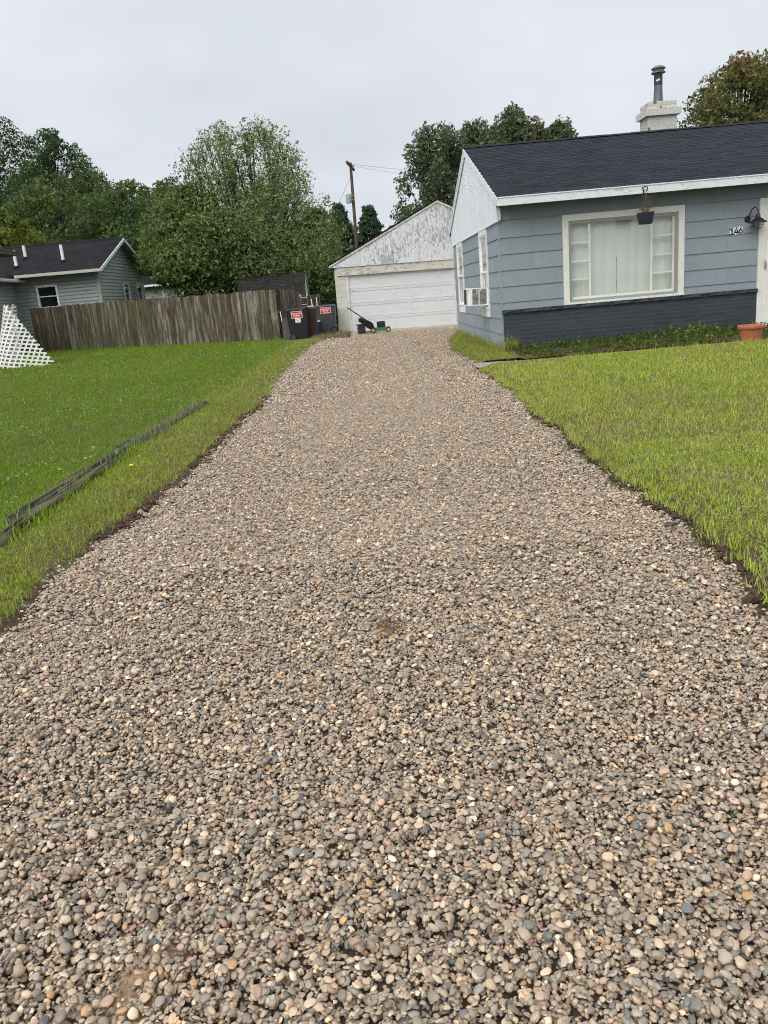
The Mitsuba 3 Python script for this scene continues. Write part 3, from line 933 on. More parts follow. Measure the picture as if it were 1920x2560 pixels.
timber('landscape_timber', (-2.36, 3.9), (-2.40, 7.7), 0.068, 1, 'long weathered landscape timber nearest the driveway, running out of the left picture edge', 0.044)
timber('landscape_timber', (-2.485, 5.2), (-2.55, 8.2), 0.060, 2, 'second weathered timber lying alongside, on the lawn side of the near one', 0.050)
timber('landscape_timber', (-2.50, 7.9), (-2.36, 11.2), 0.060, 3, 'far timber almost overgrown by grey-green grass at the end of the row', 0.046)
tm, tc = join3([tufts([(-2.43 + rnd(-0.05, 0.08), y_) for y_ in RNG.uniform(7.8, 11.4, 110)], 7, 0.085, 0.006, lambda x, y, r: lin((0.22, 0.25, 0.13)) * np.exp(r.normal(0, .3, (len(x), 1))), lambda x, y: left_z(x, y) + 0.02, 14, 0.04),
                tufts([(-2.33 + rnd(-0.01, 0.06) - 0.016 * (y_ - 4), y_) for y_ in RNG.uniform(4.0, 7.8, 90)], 9, 0.085, 0.0045, lambda x, y, r: MIDG * np.exp(r.normal(0, .3, (len(x), 1))), left_z, 15, 0.03),
                tufts([(-2.44 + rnd(-0.02, 0.02), y_) for y_ in RNG.uniform(4.2, 8.0, 30)], 7, 0.10, 0.0045, lambda x, y, r: BLUEG * np.exp(r.normal(0, .3, (len(x), 1))), left_z, 16, 0.03)])
struct('tall_grass', tm, M_BLADE, 'longer grass blades growing against and over the landscape timbers', 'grass', kind='stuff', color=tc)


# ------------------------------------------------------------------ grey house
HX, HY, HB = 2.55, 15.56, 23.1
RY, RZ, EY, EZ = 19.40, 4.31, 15.11, 2.805
SL = (RZ - EZ) / (RY - EY)
H = thing('grey_house', 'grey-blue single-storey house with dark shingle roof right of the driveway', 'house')
WIN = (3.735, 6.0, 0.815, 2.426)
DOOR = (7.385, 8.55, 0.10, 2.42)
S2 = (16.92, 18.02, 0.67, 2.42)
S1 = (21.1, 22.33, 0.67, 2.42)


def ins(r_, m):
    return rect(r_[0] + m, r_[1] - m, r_[2] + m, r_[3] - m)


front = rect(HX + 0.03, 16, 0.0, 2.62) - ins(WIN, 0.08) - ins(DOOR, 0.05)
side = rect(HY + 0.10, HB, 0.0, 2.62) - ins(S1, 0.1) - ins(S2, 0.1)
W = obj('wall', join([extr(front, 'y', HY + 0.01, 0.09), extr(side, 'x', HX + 0.01, 0.09), box(HX + 0.01, 16, HB, HB + 0.1, 0, 2.62), box(16, 16.1, HY, HB + 0.1, 0, 2.62)]), M_SIDING, H, uv=(0.5, 0.5))
COURSES = [0.085 + 0.29 * k for k in range(9)]
COURSES[8] = 2.425


def lap(poly, axis, face, z0, z1, seed):
    """A siding shingle: thicker at its lower edge."""
    m = extr(poly, axis, 0.0, 1.0)
    if m is None:
        return None
    v, f = m
    a = 1 if axis == 'y' else 0
    tz = (v[:, 2] - z0) / (z1 - z0)
    outer = 0.024 - 0.018 * tz
    v = v.copy()
    v[:, a] = face - np.where(v[:, a] < 0.5, outer, -0.006)
    return v, f


for k in range(8):
    z0, z1 = COURSES[k] + 0.0045, COURSES[k + 1] - 0.0045
    # front wall, above the brick
    if z1 > 0.82:
        x = HX + 0.002 - (0.61 if k % 2 else 0.0)
        while x < 9.5:
            p_ = (rect(max(x, HX + 0.0) + 0.001, x + 1.22 - 0.001, max(z0, 0.80), z1) if x + 1.2 > HX else None)
            if p_ is not None:
                p_ = p_ - rect(*WIN[:2], WIN[2], WIN[3] + .1) - rect(DOOR[0], DOOR[1], 0, 3)
                if not p_.is_empty:
                    m = lap(p_, 'y', HY + 0.008, COURSES[k], COURSES[k + 1], k)
                    if m is not None:
                        obj('siding_panel', m, M_SIDING, W, uv=(rnd(), rnd()))
            x += 1.22
    # side wall
    y = HY - 0.006 - (0.61 if k % 2 else 0.0)
    while y < HB:
        p_ = rect(max(y, HY - 0.006) + 0.001, min(y + 1.22, HB + 0.1) - 0.001, z0, z1) if y + 1.2 > HY else None
        if p_ is not None:
            p_ = p_ - rect(S1[0], S1[1], S1[2], 3) - rect(S2[0], S2[1], S2[2], 3)
            if not p_.is_empty:
                m = lap(p_, 'x', HX + 0.008, COURSES[k], COURSES[k + 1], k)
                if m is not None:
                    obj('siding_panel', m, M_SIDING, W, uv=(rnd(), rnd()))
        y += 1.22
obj('corner_post', cbox(HX - 0.014, HX + 0.03, HY - 0.018, HY + 0.03, 0.08, 2.43, 0.004), M_SIDING, W, uv=(0.6, 0.5))
obj('frieze', box(HX + 0.0, 16, HY - 0.012, HY + 0.02, 2.43, 2.66), M_SIDING, W, uv=(0.35, 0.5))
y = HY + 0.02
while y < HB:
    obj('foundation_block', cbox(HX + 0.018, HX + 0.12, y + 0.004, min(y + 0.40, HB), -0.1, 0.078, 0.006), M_BLOCK, H, uv=(rnd(), rnd()))
    y += 0.405

# brick wainscot
obj('wainscot', box(HX + 0.035, DOOR[0] - 0.03, HY - 0.052, HY + 0.015, 0.0, 0.76), flat('mortar', (0.085, 0.099, 0.11), 0.9, 0.15), H)
for k in range(9):
    z0 = 0.082 + 0.0755 * k
    x = HX + 0.022 - (0.15 if k % 2 else 0)
    while x < DOOR[0] - 0.03:
        a, b = max(x, HX + 0.022) + 0.0006, min(x + 0.30, DOOR[0] - 0.022) - 0.0006
        if b - a > 0.03:
            d = rnd(-0.002, 0.002)
            obj('brick', cbox(a, b, HY - 0.060 + d, HY - 0.03, z0 + 0.007, z0 + 0.0685, 0.002), M_BRICK, H + '__wainscot', uv=(rnd(), rnd()))
        x += 0.30
x = HX + 0.005
while x < DOOR[0] - 0.02:   # rough-faced cap stones
    b = min(x + rnd(0.32, 0.42), DOOR[0] - 0.005)
    g = trimesh.creation.box((b - x - 0.003, 0.13, 0.062))
    for _ in range(4):
        g = g.subdivide()
    v = np.array(g.vertices) + [(x + b) / 2, HY - 0.040, 0.792]
    nz = meshkit.fbm(v * [9, 14, 26], 3, 4)
    face = sstep(0.0, 0.06, HY - 0.045 - v[:, 1])
    v[:, 1] -= face * (nz - 0.5) * 0.055
    v[:, 2] += (nz - 0.5) * 0.018 * face
    obj('cap_stone', (v, np.array(g.faces)), M_BRICK, H + '__wainscot', smooth=False, uv=(rnd(), 0.5))
    x = b

# gable end: white vertical boards
tri = sg.Polygon([(HY - 0.07, 2.425), (HY - 0.07, 2.83), (RY, RZ - 0.09), (2 * RY - HY + 0.07, 2.83), (2 * RY - HY + 0.07, 2.425)])
obj('gable_end', extr(tri.buffer(-0.01), 'x', HX + 0.0, 0.05), M_GABLE, H, uv=(0.5, 0.5))
y = HY - 0.07
while y < 2 * RY - HY + 0.07:
    p_ = tri & rect(y + 0.003, y + 0.152, 2.4, 5)
    if not p_.is_empty:
        obj('gable_board', extr(p_, 'x', HX - 0.033, 0.033), M_GABLE, H + '__gable_end', uv=(rnd(), rnd()))
    y += 0.155
obj('drip_board', box(HX - 0.042, HX + 0.0, HY - 0.075, 2 * RY - HY + 0.07, 2.405, 2.424), M_GABLE, H + '__gable_end', uv=(0.5, 0.5))

# roof
BY = 2 * RY - EY
deck = sg.Polygon([(EY, EZ - 0.10), (EY, EZ - 0.012), (RY, RZ - 0.012), (BY, EZ - 0.012), (BY, EZ - 0.10), (RY, RZ - 0.10)])
R = obj('roof', extr(deck, 'x', HX - 0.045, 14.0), M_SHINGLE, H, uv=(0.5, 0.5))
for s in (0, 1):   # rake boards
    q = [(EY, EZ - 0.16), (EY, EZ - 0.02), (RY, RZ - 0.02), (RY, RZ - 0.18)]
    q = q if s == 0 else [(2 * RY - a, b) for a, b in q]
    obj('rake_board', extr(sg.Polygon(q), 'x', HX - 0.066, 0.019), M_GABLE, R, uv=(0.4, 0.4))
    q = [(a, b + (0.10 if i in (0, 3) else 0.0)) for i, (a, b) in enumerate(q)]
    obj('rake_trim', extr(sg.Polygon(q), 'x', HX - 0.078, 0.012), M_GABLE, R, uv=(0.7, 0.4))
obj('fascia', box(HX - 0.05, 16, EY - 0.02, EY, 2.645, 2.772), M_FASCIA, R)
obj('drip_edge', box(HX - 0.06, 16, EY - 0.034, EY + 0.02, 2.774, 2.792), M_GABLE, R, uv=(0.5, 0.5))
obj('soffit', box(HX - 0.03, 16, EY + 0.001, HY + 0.02, 2.662, 2.676), M_SOFFIT, R)
sl = math.hypot(RY - EY, RZ - EZ)
U = np.array([0, (RY - EY) / sl, (RZ - EZ) / sl])
N = np.array([0, -U[2], U[1]])
EXPO = 0.140
tabs = []
for i in range(int(sl / EXPO) + 1):
    off = (i % 2) * 0.1525 + (i * 0.071 % 0.04)
    for j in range(-1, 42):
        a, b = HX - 0.07 + off + j * 0.305 + 0.003, HX - 0.07 + off + (j + 1) * 0.305 - 0.003
        a = max(a, HX - 0.072)
        if b - a < 0.04 or a > 14:
            continue
        s0, s1 = i * EXPO - 0.025 + rnd(-0.003, 0.003), min((i + 1) * EXPO + 0.03, sl)
        h0, h1 = 0.007 + rnd(0, 0.003), 0.001
        v = []
        for xx in (a, b):
            for ss, lo, hi in ((s0, h0 - 0.006, h0), (s1, h1 - 0.006, h1)):
                for hh in (lo, hi):
                    v.append(np.array([xx, EY, EZ - 0.008]) + U * ss + N * hh)
        tabs.append((max(0.0, a - 7.6 - i * 0.065), i, np.array(v)))
tabs.sort(key=lambda q: (q[0] > 0, q[1]))
TF = np.array([[0, 1, 3], [0, 3, 2], [4, 6, 7], [4, 7, 5], [0, 4, 5], [0, 5, 1], [2, 3, 7], [2, 7, 6], [0, 2, 6], [0, 6, 4], [1, 5, 7], [1, 7, 3]])
for q in tabs[:300]:
    obj('shingle', (q[2], TF), M_SHINGLE, R, uv=(rnd(), rnd()))
rest = tabs[300:]
obj('upper_shingles', join([(q[2], TF) for q in rest]), M_SHINGLE, R, uv=np.repeat(RNG.random((len(rest), 2)), 8, 0), kind='stuff')
x = HX - 0.07
while x < 14:
    v, f = extr(sg.Polygon([(RY - 0.14, RZ - 0.035), (RY, RZ + 0.018), (RY + 0.14, RZ - 0.035), (RY, RZ - 0.03)]), 'x', x, 0.30)
    obj('ridge_cap', (v + [0, 0, rnd(0, 0.006)], f), M_SHINGLE, R, uv=(rnd(0, 0.35), rnd()))
    x += 0.29

# chimney
CH = obj('chimney', box(6.856, 7.495, 20.006, 20.57, 3.6, 4.70), flat('chimney_mortar', (0.52, 0.505, 0.46), 0.9, 0.15), H)


def brick_band(x0, x1, y0, y1, z0, z1, n, parent):
    h = (z1 - z0) / n
    for k in range(n):
        a0 = x0 - (0.105 if k % 2 else 0)
        while a0 < x1:
            a, b = max(a0, x0), min(a0 + 0.21, x1)
            if b - a > 0.02:
                obj('brick', cbox(a + 0.0012, b - 0.0012, y0, y0 + 0.05, z0 + k * h + 0.003, z0 + (k + 1) * h - 0.003, 0.002), M_CHIMNEY, parent, uv=(rnd(), rnd()))
            a0 += 0.21
        b0 = y0 + 0.05
        while b0 < y1 - 0.02:
            obj('brick', cbox(x0, x0 + 0.05, b0 + 0.0012, min(b0 + 0.21, y1) - 0.0012, z0 + k * h + 0.003, z0 + (k + 1) * h - 0.003, 0.002), M_CHIMNEY, parent, uv=(rnd(), rnd()))
            b0 += 0.21


brick_band(6.85, 7.51, 20.0, 20.58, 3.98, 4.725, 10, CH)
obj('crown_band', cbox(6.77, 7.59, 19.92, 20.66, 4.727, 4.868, 0.008), M_CHIMNEY, CH, uv=(0.6, 0.5))
obj('core', box(6.86, 7.50, 20.01, 20.57, 4.868, 5.01), M_CHIMNEY, CH, uv=(0.2, 0.5))
brick_band(6.85, 7.51, 20.0, 20.58, 4.87, 5.02, 2, CH)
obj('mortar_cap', cbox(6.87, 7.49, 20.02, 20.56, 5.012, 5.035, 0.006), M_CHIMNEY, CH, uv=(0.9, 0.5))
FL = obj('flue_pipe', lathe([(0.112, 5.03), (0.100, 5.20), (0.092, 5.40), (0.088, 5.401), (0.088, 5.62), (0.0, 5.62)], 24, (7.165, 20.25, 0)), M_FLUE, CH, smooth=30)
obj('upper_sleeve', lathe([(0.092, 5.40), (0.094, 5.41), (0.094, 5.66), (0.0, 5.66)], 24, (7.165, 20.25, 0)), flat('dark_flue', (0.045, 0.052, 0.06), 0.5, 0.4), CH, smooth=30)
obj('rain_cap', join([lathe([(0.0, 5.825), (0.07, 5.815), (0.135, 5.785), (0.16, 5.755), (0.155, 5.745), (0.0, 5.745)], 24, (7.165, 20.25, 0)), lathe([(0.0, 5.70), (0.12, 5.70), (0.125, 5.745), (0.11, 5.75)], 24, (7.165, 20.25, 0)),
                     lathe([(0.09, 5.645), (0.16, 5.66), (0.155, 5.685), (0.10, 5.695), (0, 5.70)], 24, (7.165, 20.25, 0))]), flat('cap_metal', (0.15, 0.155, 0.15), 0.5, 0.4), CH, smooth=30)
obj('label', xf(box(-0.045, 0.045, -0.004, 0.0, -0.018, 0.018), rot([0, 1, 0], -18), (7.125, 20.155, 5.50)), M_PAPER, CH)

# front window
WN = obj('window', extr(frame(WIN[0], WIN[1], WIN[2], WIN[3], 0.108, 0.042), 'y', HY - 0.034, 0.05), M_CREAM, H)
obj('apron_sill', cbox(WIN[0] - 0.01, WIN[1] + 0.01, HY - 0.05, HY + 0.0, WIN[2] - 0.002, WIN[2] + 0.04, 0.005), M_CREAM, WN)
gx0, gx1, gz0, gz1 = 3.843, 5.892, 0.857, 2.318
obj('storm_frame', join([extr(frame(gx0, gx1, gz0, gz1, 0.022), 'y', HY - 0.012, 0.03), extr(frame(gx0 + .022, gx1 - .022, gz0 + .022, gz1 - .022, 0.028), 'y', HY + 0.004, 0.03)]), flat('worn_aluminium', (0.36, 0.36, 0.35), 0.5, 0.4, metallic=0.3), WN)
obj('sash', join([extr(rect(gx0 + .05, gx1 - .05, gz0 + .05, gz1 - .05) - rect(gx0 + .055, gx1 - .085, gz0 + .095, gz1 - .065), 'y', HY + 0.045, 0.04)]), M_CREAM, WN)
for xm in (4.247, 5.408):
    obj('mullion', cbox(xm - 0.020, xm + 0.020, HY + 0.042, HY + 0.082, gz0 + 0.09, gz1 - 0.06, 0.004), M_CREAM, WN)
for (a, b) in ((gx0 + 0.05, 4.228), (5.427, gx1 - 0.08)):
    for zz in (1.270, 1.598, 1.930):
        obj('muntin', cbox(a, b, HY + 0.046, HY + 0.078, zz - 0.012, zz + 0.012, 0.003), M_CREAM, WN)
for (a, b, zs) in ((gx0 + 0.05, 4.23, (0.95, 1.27, 1.598, 1.93, 2.26)), (4.265, 5.39, (0.95, 2.26)), (5.425, gx1 - 0.08, (0.95, 1.27, 1.598, 1.93, 2.26))):
    for z0, z1 in zip(zs[:-1], zs[1:]):
        obj('pane', (np.array([[a, HY + 0.062, z0], [b, HY + 0.062, z0], [b, HY + 0.062, z1], [a, HY + 0.062, z1]]), np.array([[0, 1, 2], [0, 2, 3]])), M_GLASS, WN)


def curtain(x0, x1, seed, gap):
    xs = np.linspace(x0, x1, 120)
    zs = np.linspace(0.80, 2.34, 40)

    def fy_(X, Z):
        fold = 0.007 * np.sin(X * 31 + 9 * n2(X, Z * 0.2, 1.6, seed)) + 0.022 * (n2(X, Z * 0.25, 3.0, seed + 1) - 0.5)
        return HY + 0.165 + fold * (0.5 + 0.5 * sstep(0, 0.3, np.abs(X - gap)))
    X, Z = np.meshgrid(xs, zs, indexing='ij')
    edge = np.exp(-np.abs(X - gap) / 0.03) * 0.034 * (n2(Z * 0 + 3.3, Z, 7.0, 97) - 0.52) * (1 if gap > x0 + 0.5 else -1)
    v = np.stack([X + edge, fy_(X, Z), Z], -1).reshape(-1, 3)
    i, j = np.meshgrid(np.arange(119), np.arange(39), indexing='ij')
    a = i * 40 + j
    q = np.stack([a, a + 40, a + 41, a + 1], -1).reshape(-1, 4)
    return v, np.vstack([q[:, [0, 1, 2]], q[:, [0, 2, 3]]])


obj('curtain', curtain(3.78, 4.787, 91, 4.787), M_CURTAIN, WN, smooth=True)
obj('curtain', curtain(4.794, 5.96, 95, 4.794), M_CURTAIN, WN, smooth=True)
obj('room', join([box(2.8, 9.5, 18.6, 18.7, 0.0, 2.55), box(2.8, 9.5, HY + 0.3, 18.7, -0.05, 0.0)]), flat('room_wall', (0.25, 0.24, 0.22), 0.9, 0.2), H)
obj('ceiling', box(HX + 0.1, 15.9, HY + 0.1, HB - 0.1, 2.62, 2.64), flat('ceiling_white', (0.5, 0.5, 0.48), 0.9, 0.2), H)


# side windows, double hung, seen at a slant
def side_window(y0, y1, z0, z1, mid, apron, cover):
    w = obj('window', extr(frame(y0, y1, z0, z1, 0.085, apron, 0.125), 'x', HX - 0.030, 0.05), M_TRIM, H)
    a, b, c, d = y0 + 0.085, y1 - 0.085, z0 + apron, z1 - 0.125
    obj('sash', extr(frame(a, b, mid - 0.02, d, 0.035), 'x', HX - 0.012, 0.03), M_WHITE, w)
    obj('sash', extr(frame(a, b, c, mid + 0.02, 0.035, 0.05), 'x', HX + 0.022, 0.03), M_WHITE, w)
    for q0, q1, xx in ((mid + 0.015, d - 0.035, HX + 0.003), (c + 0.05, mid - 0.015, HX + 0.037)):
        obj('pane', (np.array([[xx, a + .03, q0], [xx, b - .03, q0], [xx, b - .03, q1], [xx, a + .03, q1]]), np.array([[0, 2, 1], [0, 3, 2]])), M_GLASS, w)
    obj('sill', cbox(HX - 0.055, HX + 0.0, y0 + 0.01, y1 - 0.01, c - 0.03, c + 0.0, 0.004), M_TRIM, w)
    obj('shade', box(HX + 0.13, HX + 0.14, a - .03, b + .03, mid - 0.1 if cover else d - 0.12, d + 0.05), flat('shade_white' + str(int(cover)), (0.55, 0.55, 0.52), 0.9, 0.2), w)
    return w


side_window(*S1, 1.59, 0.21, False)
side_window(*S2, 1.58, 0.20, True)
obj('room', join([box(4.6, 4.7, 16.0, 23, 0.0, 2.55)]), 'mat_room_wall', H)

# front storm door, cut by the right picture edge
DR = obj('door', extr(frame(DOOR[0], DOOR[1], DOOR[2] - 0.04, DOOR[3], 0.085, 0.03), 'y', HY - 0.045, 0.07), M_CREAM, H)
obj('jamb', extr(frame(DOOR[0] + 0.085, DOOR[1] - 0.085, DOOR[2], DOOR[3] - 0.085, 0.02), 'y', HY - 0.03, 0.05), M_TRIM, DR)
obj('leaf', extr(rect(7.49, 8.44, 0.11, 2.31) - rect(7.57, 8.36, 1.14, 2.23), 'y', HY - 0.025, 0.035), M_CREAM, DR)
obj('pane', extr(rect(7.57, 8.36, 1.14, 2.23), 'y', HY - 0.008, 0.006), M_DGLASS, DR)
obj('pane_frame', extr(frame(7.555, 8.375, 1.125, 2.245, 0.03), 'y', HY - 0.031, 0.012), M_WHITE, DR)
obj('kick_panel', extr(frame(7.56, 8.37, 0.22, 1.03, 0.02), 'y', HY - 0.030, 0.008), M_CREAM, DR)
obj('handle', join([cbox(7.505, 7.535, HY - 0.055, HY - 0.024, 1.17, 1.32, 0.006), tube([(7.52, HY - 0.05, 1.28), (7.52, HY - 0.085, 1.27), (7.525, HY - 0.09, 1.20), (7.53, HY - 0.06, 1.16)], 0.009, 8)]), M_STEEL, DR)
obj('step', cbox(7.25, 8.7, 14.7, HY - 0.05, -0.05, 0.10, 0.01), M_CONCRETE, H)


# house number on three white tiles
HN = thing('house_number', 'white house number tiles with black digits reading 146 on the grey wall', 'house number')
for ch, x0, z0, dz in (('1', 6.846, 1.815, 0.0), ('4', 6.929, 1.822, 0.0), ('6', 7.012, 1.829, 0.0)):
    tl = obj('tile', cbox(x0, x0 + 0.078, HY - 0.021, HY - 0.010, z0, z0 + 0.135, 0.002), M_PAPER, HN)
    g = meshkit.text_mesh(ch, 0.116, 0.003, bold=True)
    v = np.array(g.vertices)
    c = (v[:, :2].max(0) + v[:, :2].min(0)) / 2
    v[:, :2] -= c
    v[:, 0] *= 0.95 if ch != '1' else 1.25
    v = np.stack([v[:, 0] + x0 + 0.039, HY - 0.0215 - v[:, 2], v[:, 1] + z0 + 0.0675], 1)
    obj('digit', (v, np.array(g.faces)), M_DIGIT, tl)

# gooseneck wall lamp
LP = thing('wall_lamp', 'black gooseneck wall lamp with cone shade and wire cage beside the door', 'wall lamp')
lx, lz = 7.285, 2.02
obj('wall_plate', lathe([(0.0, 0.03), (0.045, 0.028), (0.058, 0.012), (0.058, 0.0)], 20, (7.175, HY - 0.006, 2.075), rot([1, 0, 0], 90)), M_BLACKM, LP, smooth=30)
obj('arm', tube([(7.175, HY - 0.03, 2.08), (7.178, HY - 0.07, 2.14), (7.20, HY - 0.12, 2.235), (7.235, HY - 0.16, 2.27), (7.27, HY - 0.18, 2.245), (7.285, HY - 0.19, 2.18), (7.285, HY - 0.19, 2.13)], 0.011, 8), M_BLACKM, LP, smooth=True)
obj('lamp_shade', lathe([(0.0, 2.15), (0.030, 2.145), (0.040, 2.12), (0.042, 2.085), (0.060, 2.075), (0.155, 2.0), (0.158, 1.99), (0.150, 1.993), (0.055, 2.065), (0.0, 2.07)], 28, (lx, HY - 0.19, 0)), M_BLACKM, LP, smooth=30)
cg = []
for k in range(6):
    a = k * PI / 3
    cg.append(tube([(lx + 0.10 * math.cos(a) * s, HY - 0.19 + 0.10 * math.sin(a) * s, 1.995 - h) for s, h in ((1.0, -0.02), (1.0, 0.04), (0.75, 0.085), (0.0, 0.105))], 0.0035, 5))
cg.append(tube([(lx + 0.098 * math.cos(a), HY - 0.19 + 0.098 * math.sin(a), 1.96) for a in np.linspace(0, 2 * PI, 19)], 0.0035, 5, False))
obj('wire_cage', join(cg), M_BLACKM, LP)
obj('glass_bulb', lathe([(0.0, 1.935), (0.035, 1.945), (0.05, 1.975), (0.04, 2.01), (0.02, 2.04)], 16, (lx, HY - 0.19, 0)), flat('bulb_glass', (0.5, 0.5, 0.48), 0.15, 0.5), LP, smooth=True)


def leaf_cloud(pts, size, cols, r, up=0.4, aspect=0.55, tri_=False):
    n = len(pts)
    nrm = r.normal(0, 1, (n, 3)) + [0, 0, up]
    nrm /= np.linalg.norm(nrm, axis=1, keepdims=True)
    a = np.cross(nrm, r.normal(0, 1, (n, 3)))
    a /= np.linalg.norm(a, axis=1, keepdims=True) + 1e-9
    b = np.cross(nrm, a)
    s = (size * np.exp(r.normal(0, 0.3, n)))[:, None]
    P = np.asarray(pts)
    if tri_:
        V = np.stack([P - a * s * 0.5 - b * s * aspect * 0.5, P - a * s * 0.5 + b * s * aspect * 0.5, P + a * s * 0.6], 1).reshape(-1, 3)
        return V, np.arange(3 * n).reshape(-1, 3), np.repeat(cols, 3, 0)
    V = np.stack([P - a * s * 0.5, P + b * s * aspect * 0.5 + nrm * s * 0.06, P + a * s * 0.5, P - b * s * aspect * 0.5 + nrm * s * 0.06], 1).reshape(-1, 3)
    F = (np.array([[0, 1, 2], [0, 2, 3]])[None] + (np.arange(n) * 4)[:, None, None]).reshape(-1, 3)
    return V, F, np.repeat(cols, 4, 0)


v, f, c = leaf_cloud(CLOVER, 0.021, np.array([(0.24, 0.36, 0.12), (0.30, 0.42, 0.17), (0.20, 0.33, 0.09)])[RNG.integers(0, 3, len(CLOVER))], RNG, 1.6, 0.9)
struct('clover', (v, f), M_BLADE, 'scattered pale clover leaves in the left lawn', 'clover', kind='stuff', color=c)
# hanging flower pot on a hook in the fascia
HP = thing('hanging_pot', 'dark slate hanging flower pot with a withered plant before the front window', 'flower pot')
px, py = 5.09, 15.0
pot = []
for (r0, z) in ((0.103, 2.118), (0.108, 2.122), (0.140, 2.300), (0.143, 2.315), (0.133, 2.315), (0.126, 2.26)):
    pot.append((r0, z))
v, f = lathe(pot, 32, (0, 0, 0))
ang = np.arctan2(v[:, 1], v[:, 0])
sq = 1 / (np.abs(np.cos(ang)) ** 6 + np.abs(np.sin(ang)) ** 6) ** (1 / 6) * 0.94
v[:, :2] *= sq[:, None]
obj('pot', (v + [px, py, 0], f), flat('slate_plastic', (0.020, 0.026, 0.042), 0.5, 0.4), HP, smooth=30)
obj('soil', lathe([(0.0, 2.27), (0.125, 2.265)], 16, (px, py, 0)), M_SOIL, HP)
obj('hook', tube([(px - 0.002, py + 0.09, 2.64), (px - 0.002, py + 0.085, 2.69), (px - 0.03, py + 0.06, 2.735), (px, py + 0.03, 2.755), (px + 0.035, py + 0.0, 2.735), (px + 0.035, py, 2.69), (px + 0.01, py, 2.665)], 0.011, 8), M_BLACKM, HP, smooth=True)
obj('hanger', join([tube([(px + 0.01, py, 2.67), (px + 0.01, py, 2.55)], 0.004, 5)] + [tube([(px + 0.01, py, 2.55), (px + dx, py + dy, 2.315)], 0.003, 5) for dx, dy in ((-.12, -.1), (.12, -.1), (0, .13))]), flat('hanger_grey', (0.12, 0.13, 0.14), 0.5, 0.3), HP)
r_ = np.random.default_rng(12)
st, lp = [], []
for k in range(18):
    a, l_ = r_.uniform(0, 6.28), r_.uniform(0.1, 0.30)
    tip = np.array([px + math.cos(a) * r_.uniform(0.03, 0.17), py + math.sin(a) * 0.1, 2.28 + l_])
    st.append(tube([(px + math.cos(a) * .04, py + math.sin(a) * .04, 2.26), (px + math.cos(a) * .06, py + math.sin(a) * .06, 2.28 + l_ * .5), tip], [0.003, 0.0025, 0.0015], 4))
    for _ in range(7):
        lp.append(tip + r_.normal(0, [0.025, 0.025, 0.035]))
for _ in range(60):
    lp.append([px - 0.06 + r_.normal(0, 0.05), py - 0.03 + r_.normal(0, .05), 2.335 + abs(r_.normal(0, .025))])
obj('stems', join(st), flat('dry_stem', (0.10, 0.07, 0.06), 0.9, 0.1), HP)
v, f, c = leaf_cloud(np.array(lp), 0.026, np.array([(0.20, 0.085, 0.075), (0.11, 0.10, 0.06), (0.28, 0.12, 0.12)])[r_.integers(0, 3, len(lp))], r_)
obj('withered_leaves', (v, f), M_LEAF, HP, color=c)

# terracotta planter at the walkway
TP = thing('terracotta_planter', 'round terracotta plastic planter with thick rim at the lawn edge before the door', 'planter')
tx, ty = 6.36, 13.52
obj('bowl', lathe([(0.0, 0.0), (0.135, 0.0), (0.142, 0.005), (0.158, 0.10), (0.176, 0.19), (0.182, 0.225), (0.21, 0.235), (0.218, 0.25), (0.218, 0.282), (0.208, 0.292), (0.188, 0.285), (0.180, 0.22)], 40, (tx, ty, 0.014)), M_TERRA, TP, smooth=35)
obj('soil', lathe([(0.0, 0.25), (0.182, 0.245)], 20, (tx, ty, 0.012)), M_SOIL, TP)
obj('rim_groove', lathe([(0.1815, 0.218), (0.1865, 0.221), (0.184, 0.226)], 40, (tx, ty, 0.014)), M_TERRA, TP, smooth=True)
obj('stem', tube([(tx + 0.03, ty, 0.24), (tx + 0.035, ty, 0.31), (tx + 0.02, ty + 0.02, 0.37)], [0.004, 0.003, 0.002], 5), flat('stem_green', (0.13, 0.12, 0.05), 0.9, 0.1), TP)

# window air conditioner
AC = thing('air_conditioner', 'white louvred air conditioner sticking out of the side window of the grey house', 'air conditioner')
acx0, acx1, acy0, acy1, acz0, acz1 = 2.125, 2.60, 17.22, 17.80, 0.905, 1.262
tilt = lambda m: xf(xf(m, None, (-2.55, 0, -1.08)), rot([0, 1, 0], 2.0), (2.55, 0, 1.08))
obj('casing', tilt(join([cbox(acx0, acx1, acy0 + 0.012, acy1, acz0, acz1, 0.008)])), M_PLASTICW, AC)
obj('side_frame', tilt(extr(frame(acx0 + 0.045, acx1 - 0.02, acz0, acz1, 0.055, 0.022, 0.022), 'y', acy0, 0.014)), M_PLASTICW, AC)
obj('grille_back', tilt(box(acx0 + 0.09, acx1 - 0.07, acy0 + 0.008, acy0 + 0.0115, acz0 + 0.02, acz1 - 0.02)), flat('grille_dark', (0.025, 0.025, 0.025), 0.8, 0.2), AC)
for k in range(13):
    z = acz0 + 0.035 + k * 0.0238
    for a, b in ((acx0 + 0.10, acx0 + 0.232), (acx0 + 0.252, acx1 - 0.075)):
        obj('louvre', tilt(xf(box(a, b, -0.001, 0.008, -0.0042, 0.0042), rot([1, 0, 0], 28), (0, acy0 + 0.001, z))), flat('louvre_grey', (0.42, 0.42, 0.41), 0.5, 0.3) if k == 0 and a < acx0 + .2 else 'mat_louvre_grey', AC)
obj('divider', tilt(box(acx0 + 0.232, acx0 + 0.250, acy0 - 0.006, acy0 + 0.005, acz0 + 0.02, acz1 - 0.02)), M_PLASTICW, AC)
obj('condenser_face', tilt(extr(frame(acy0 + 0.02, acy1 - 0.01, acz0 + 0.012, acz1 - 0.012, 0.012), 'x', acx0 - 0.014, 0.014)), M_PLASTICW, AC)
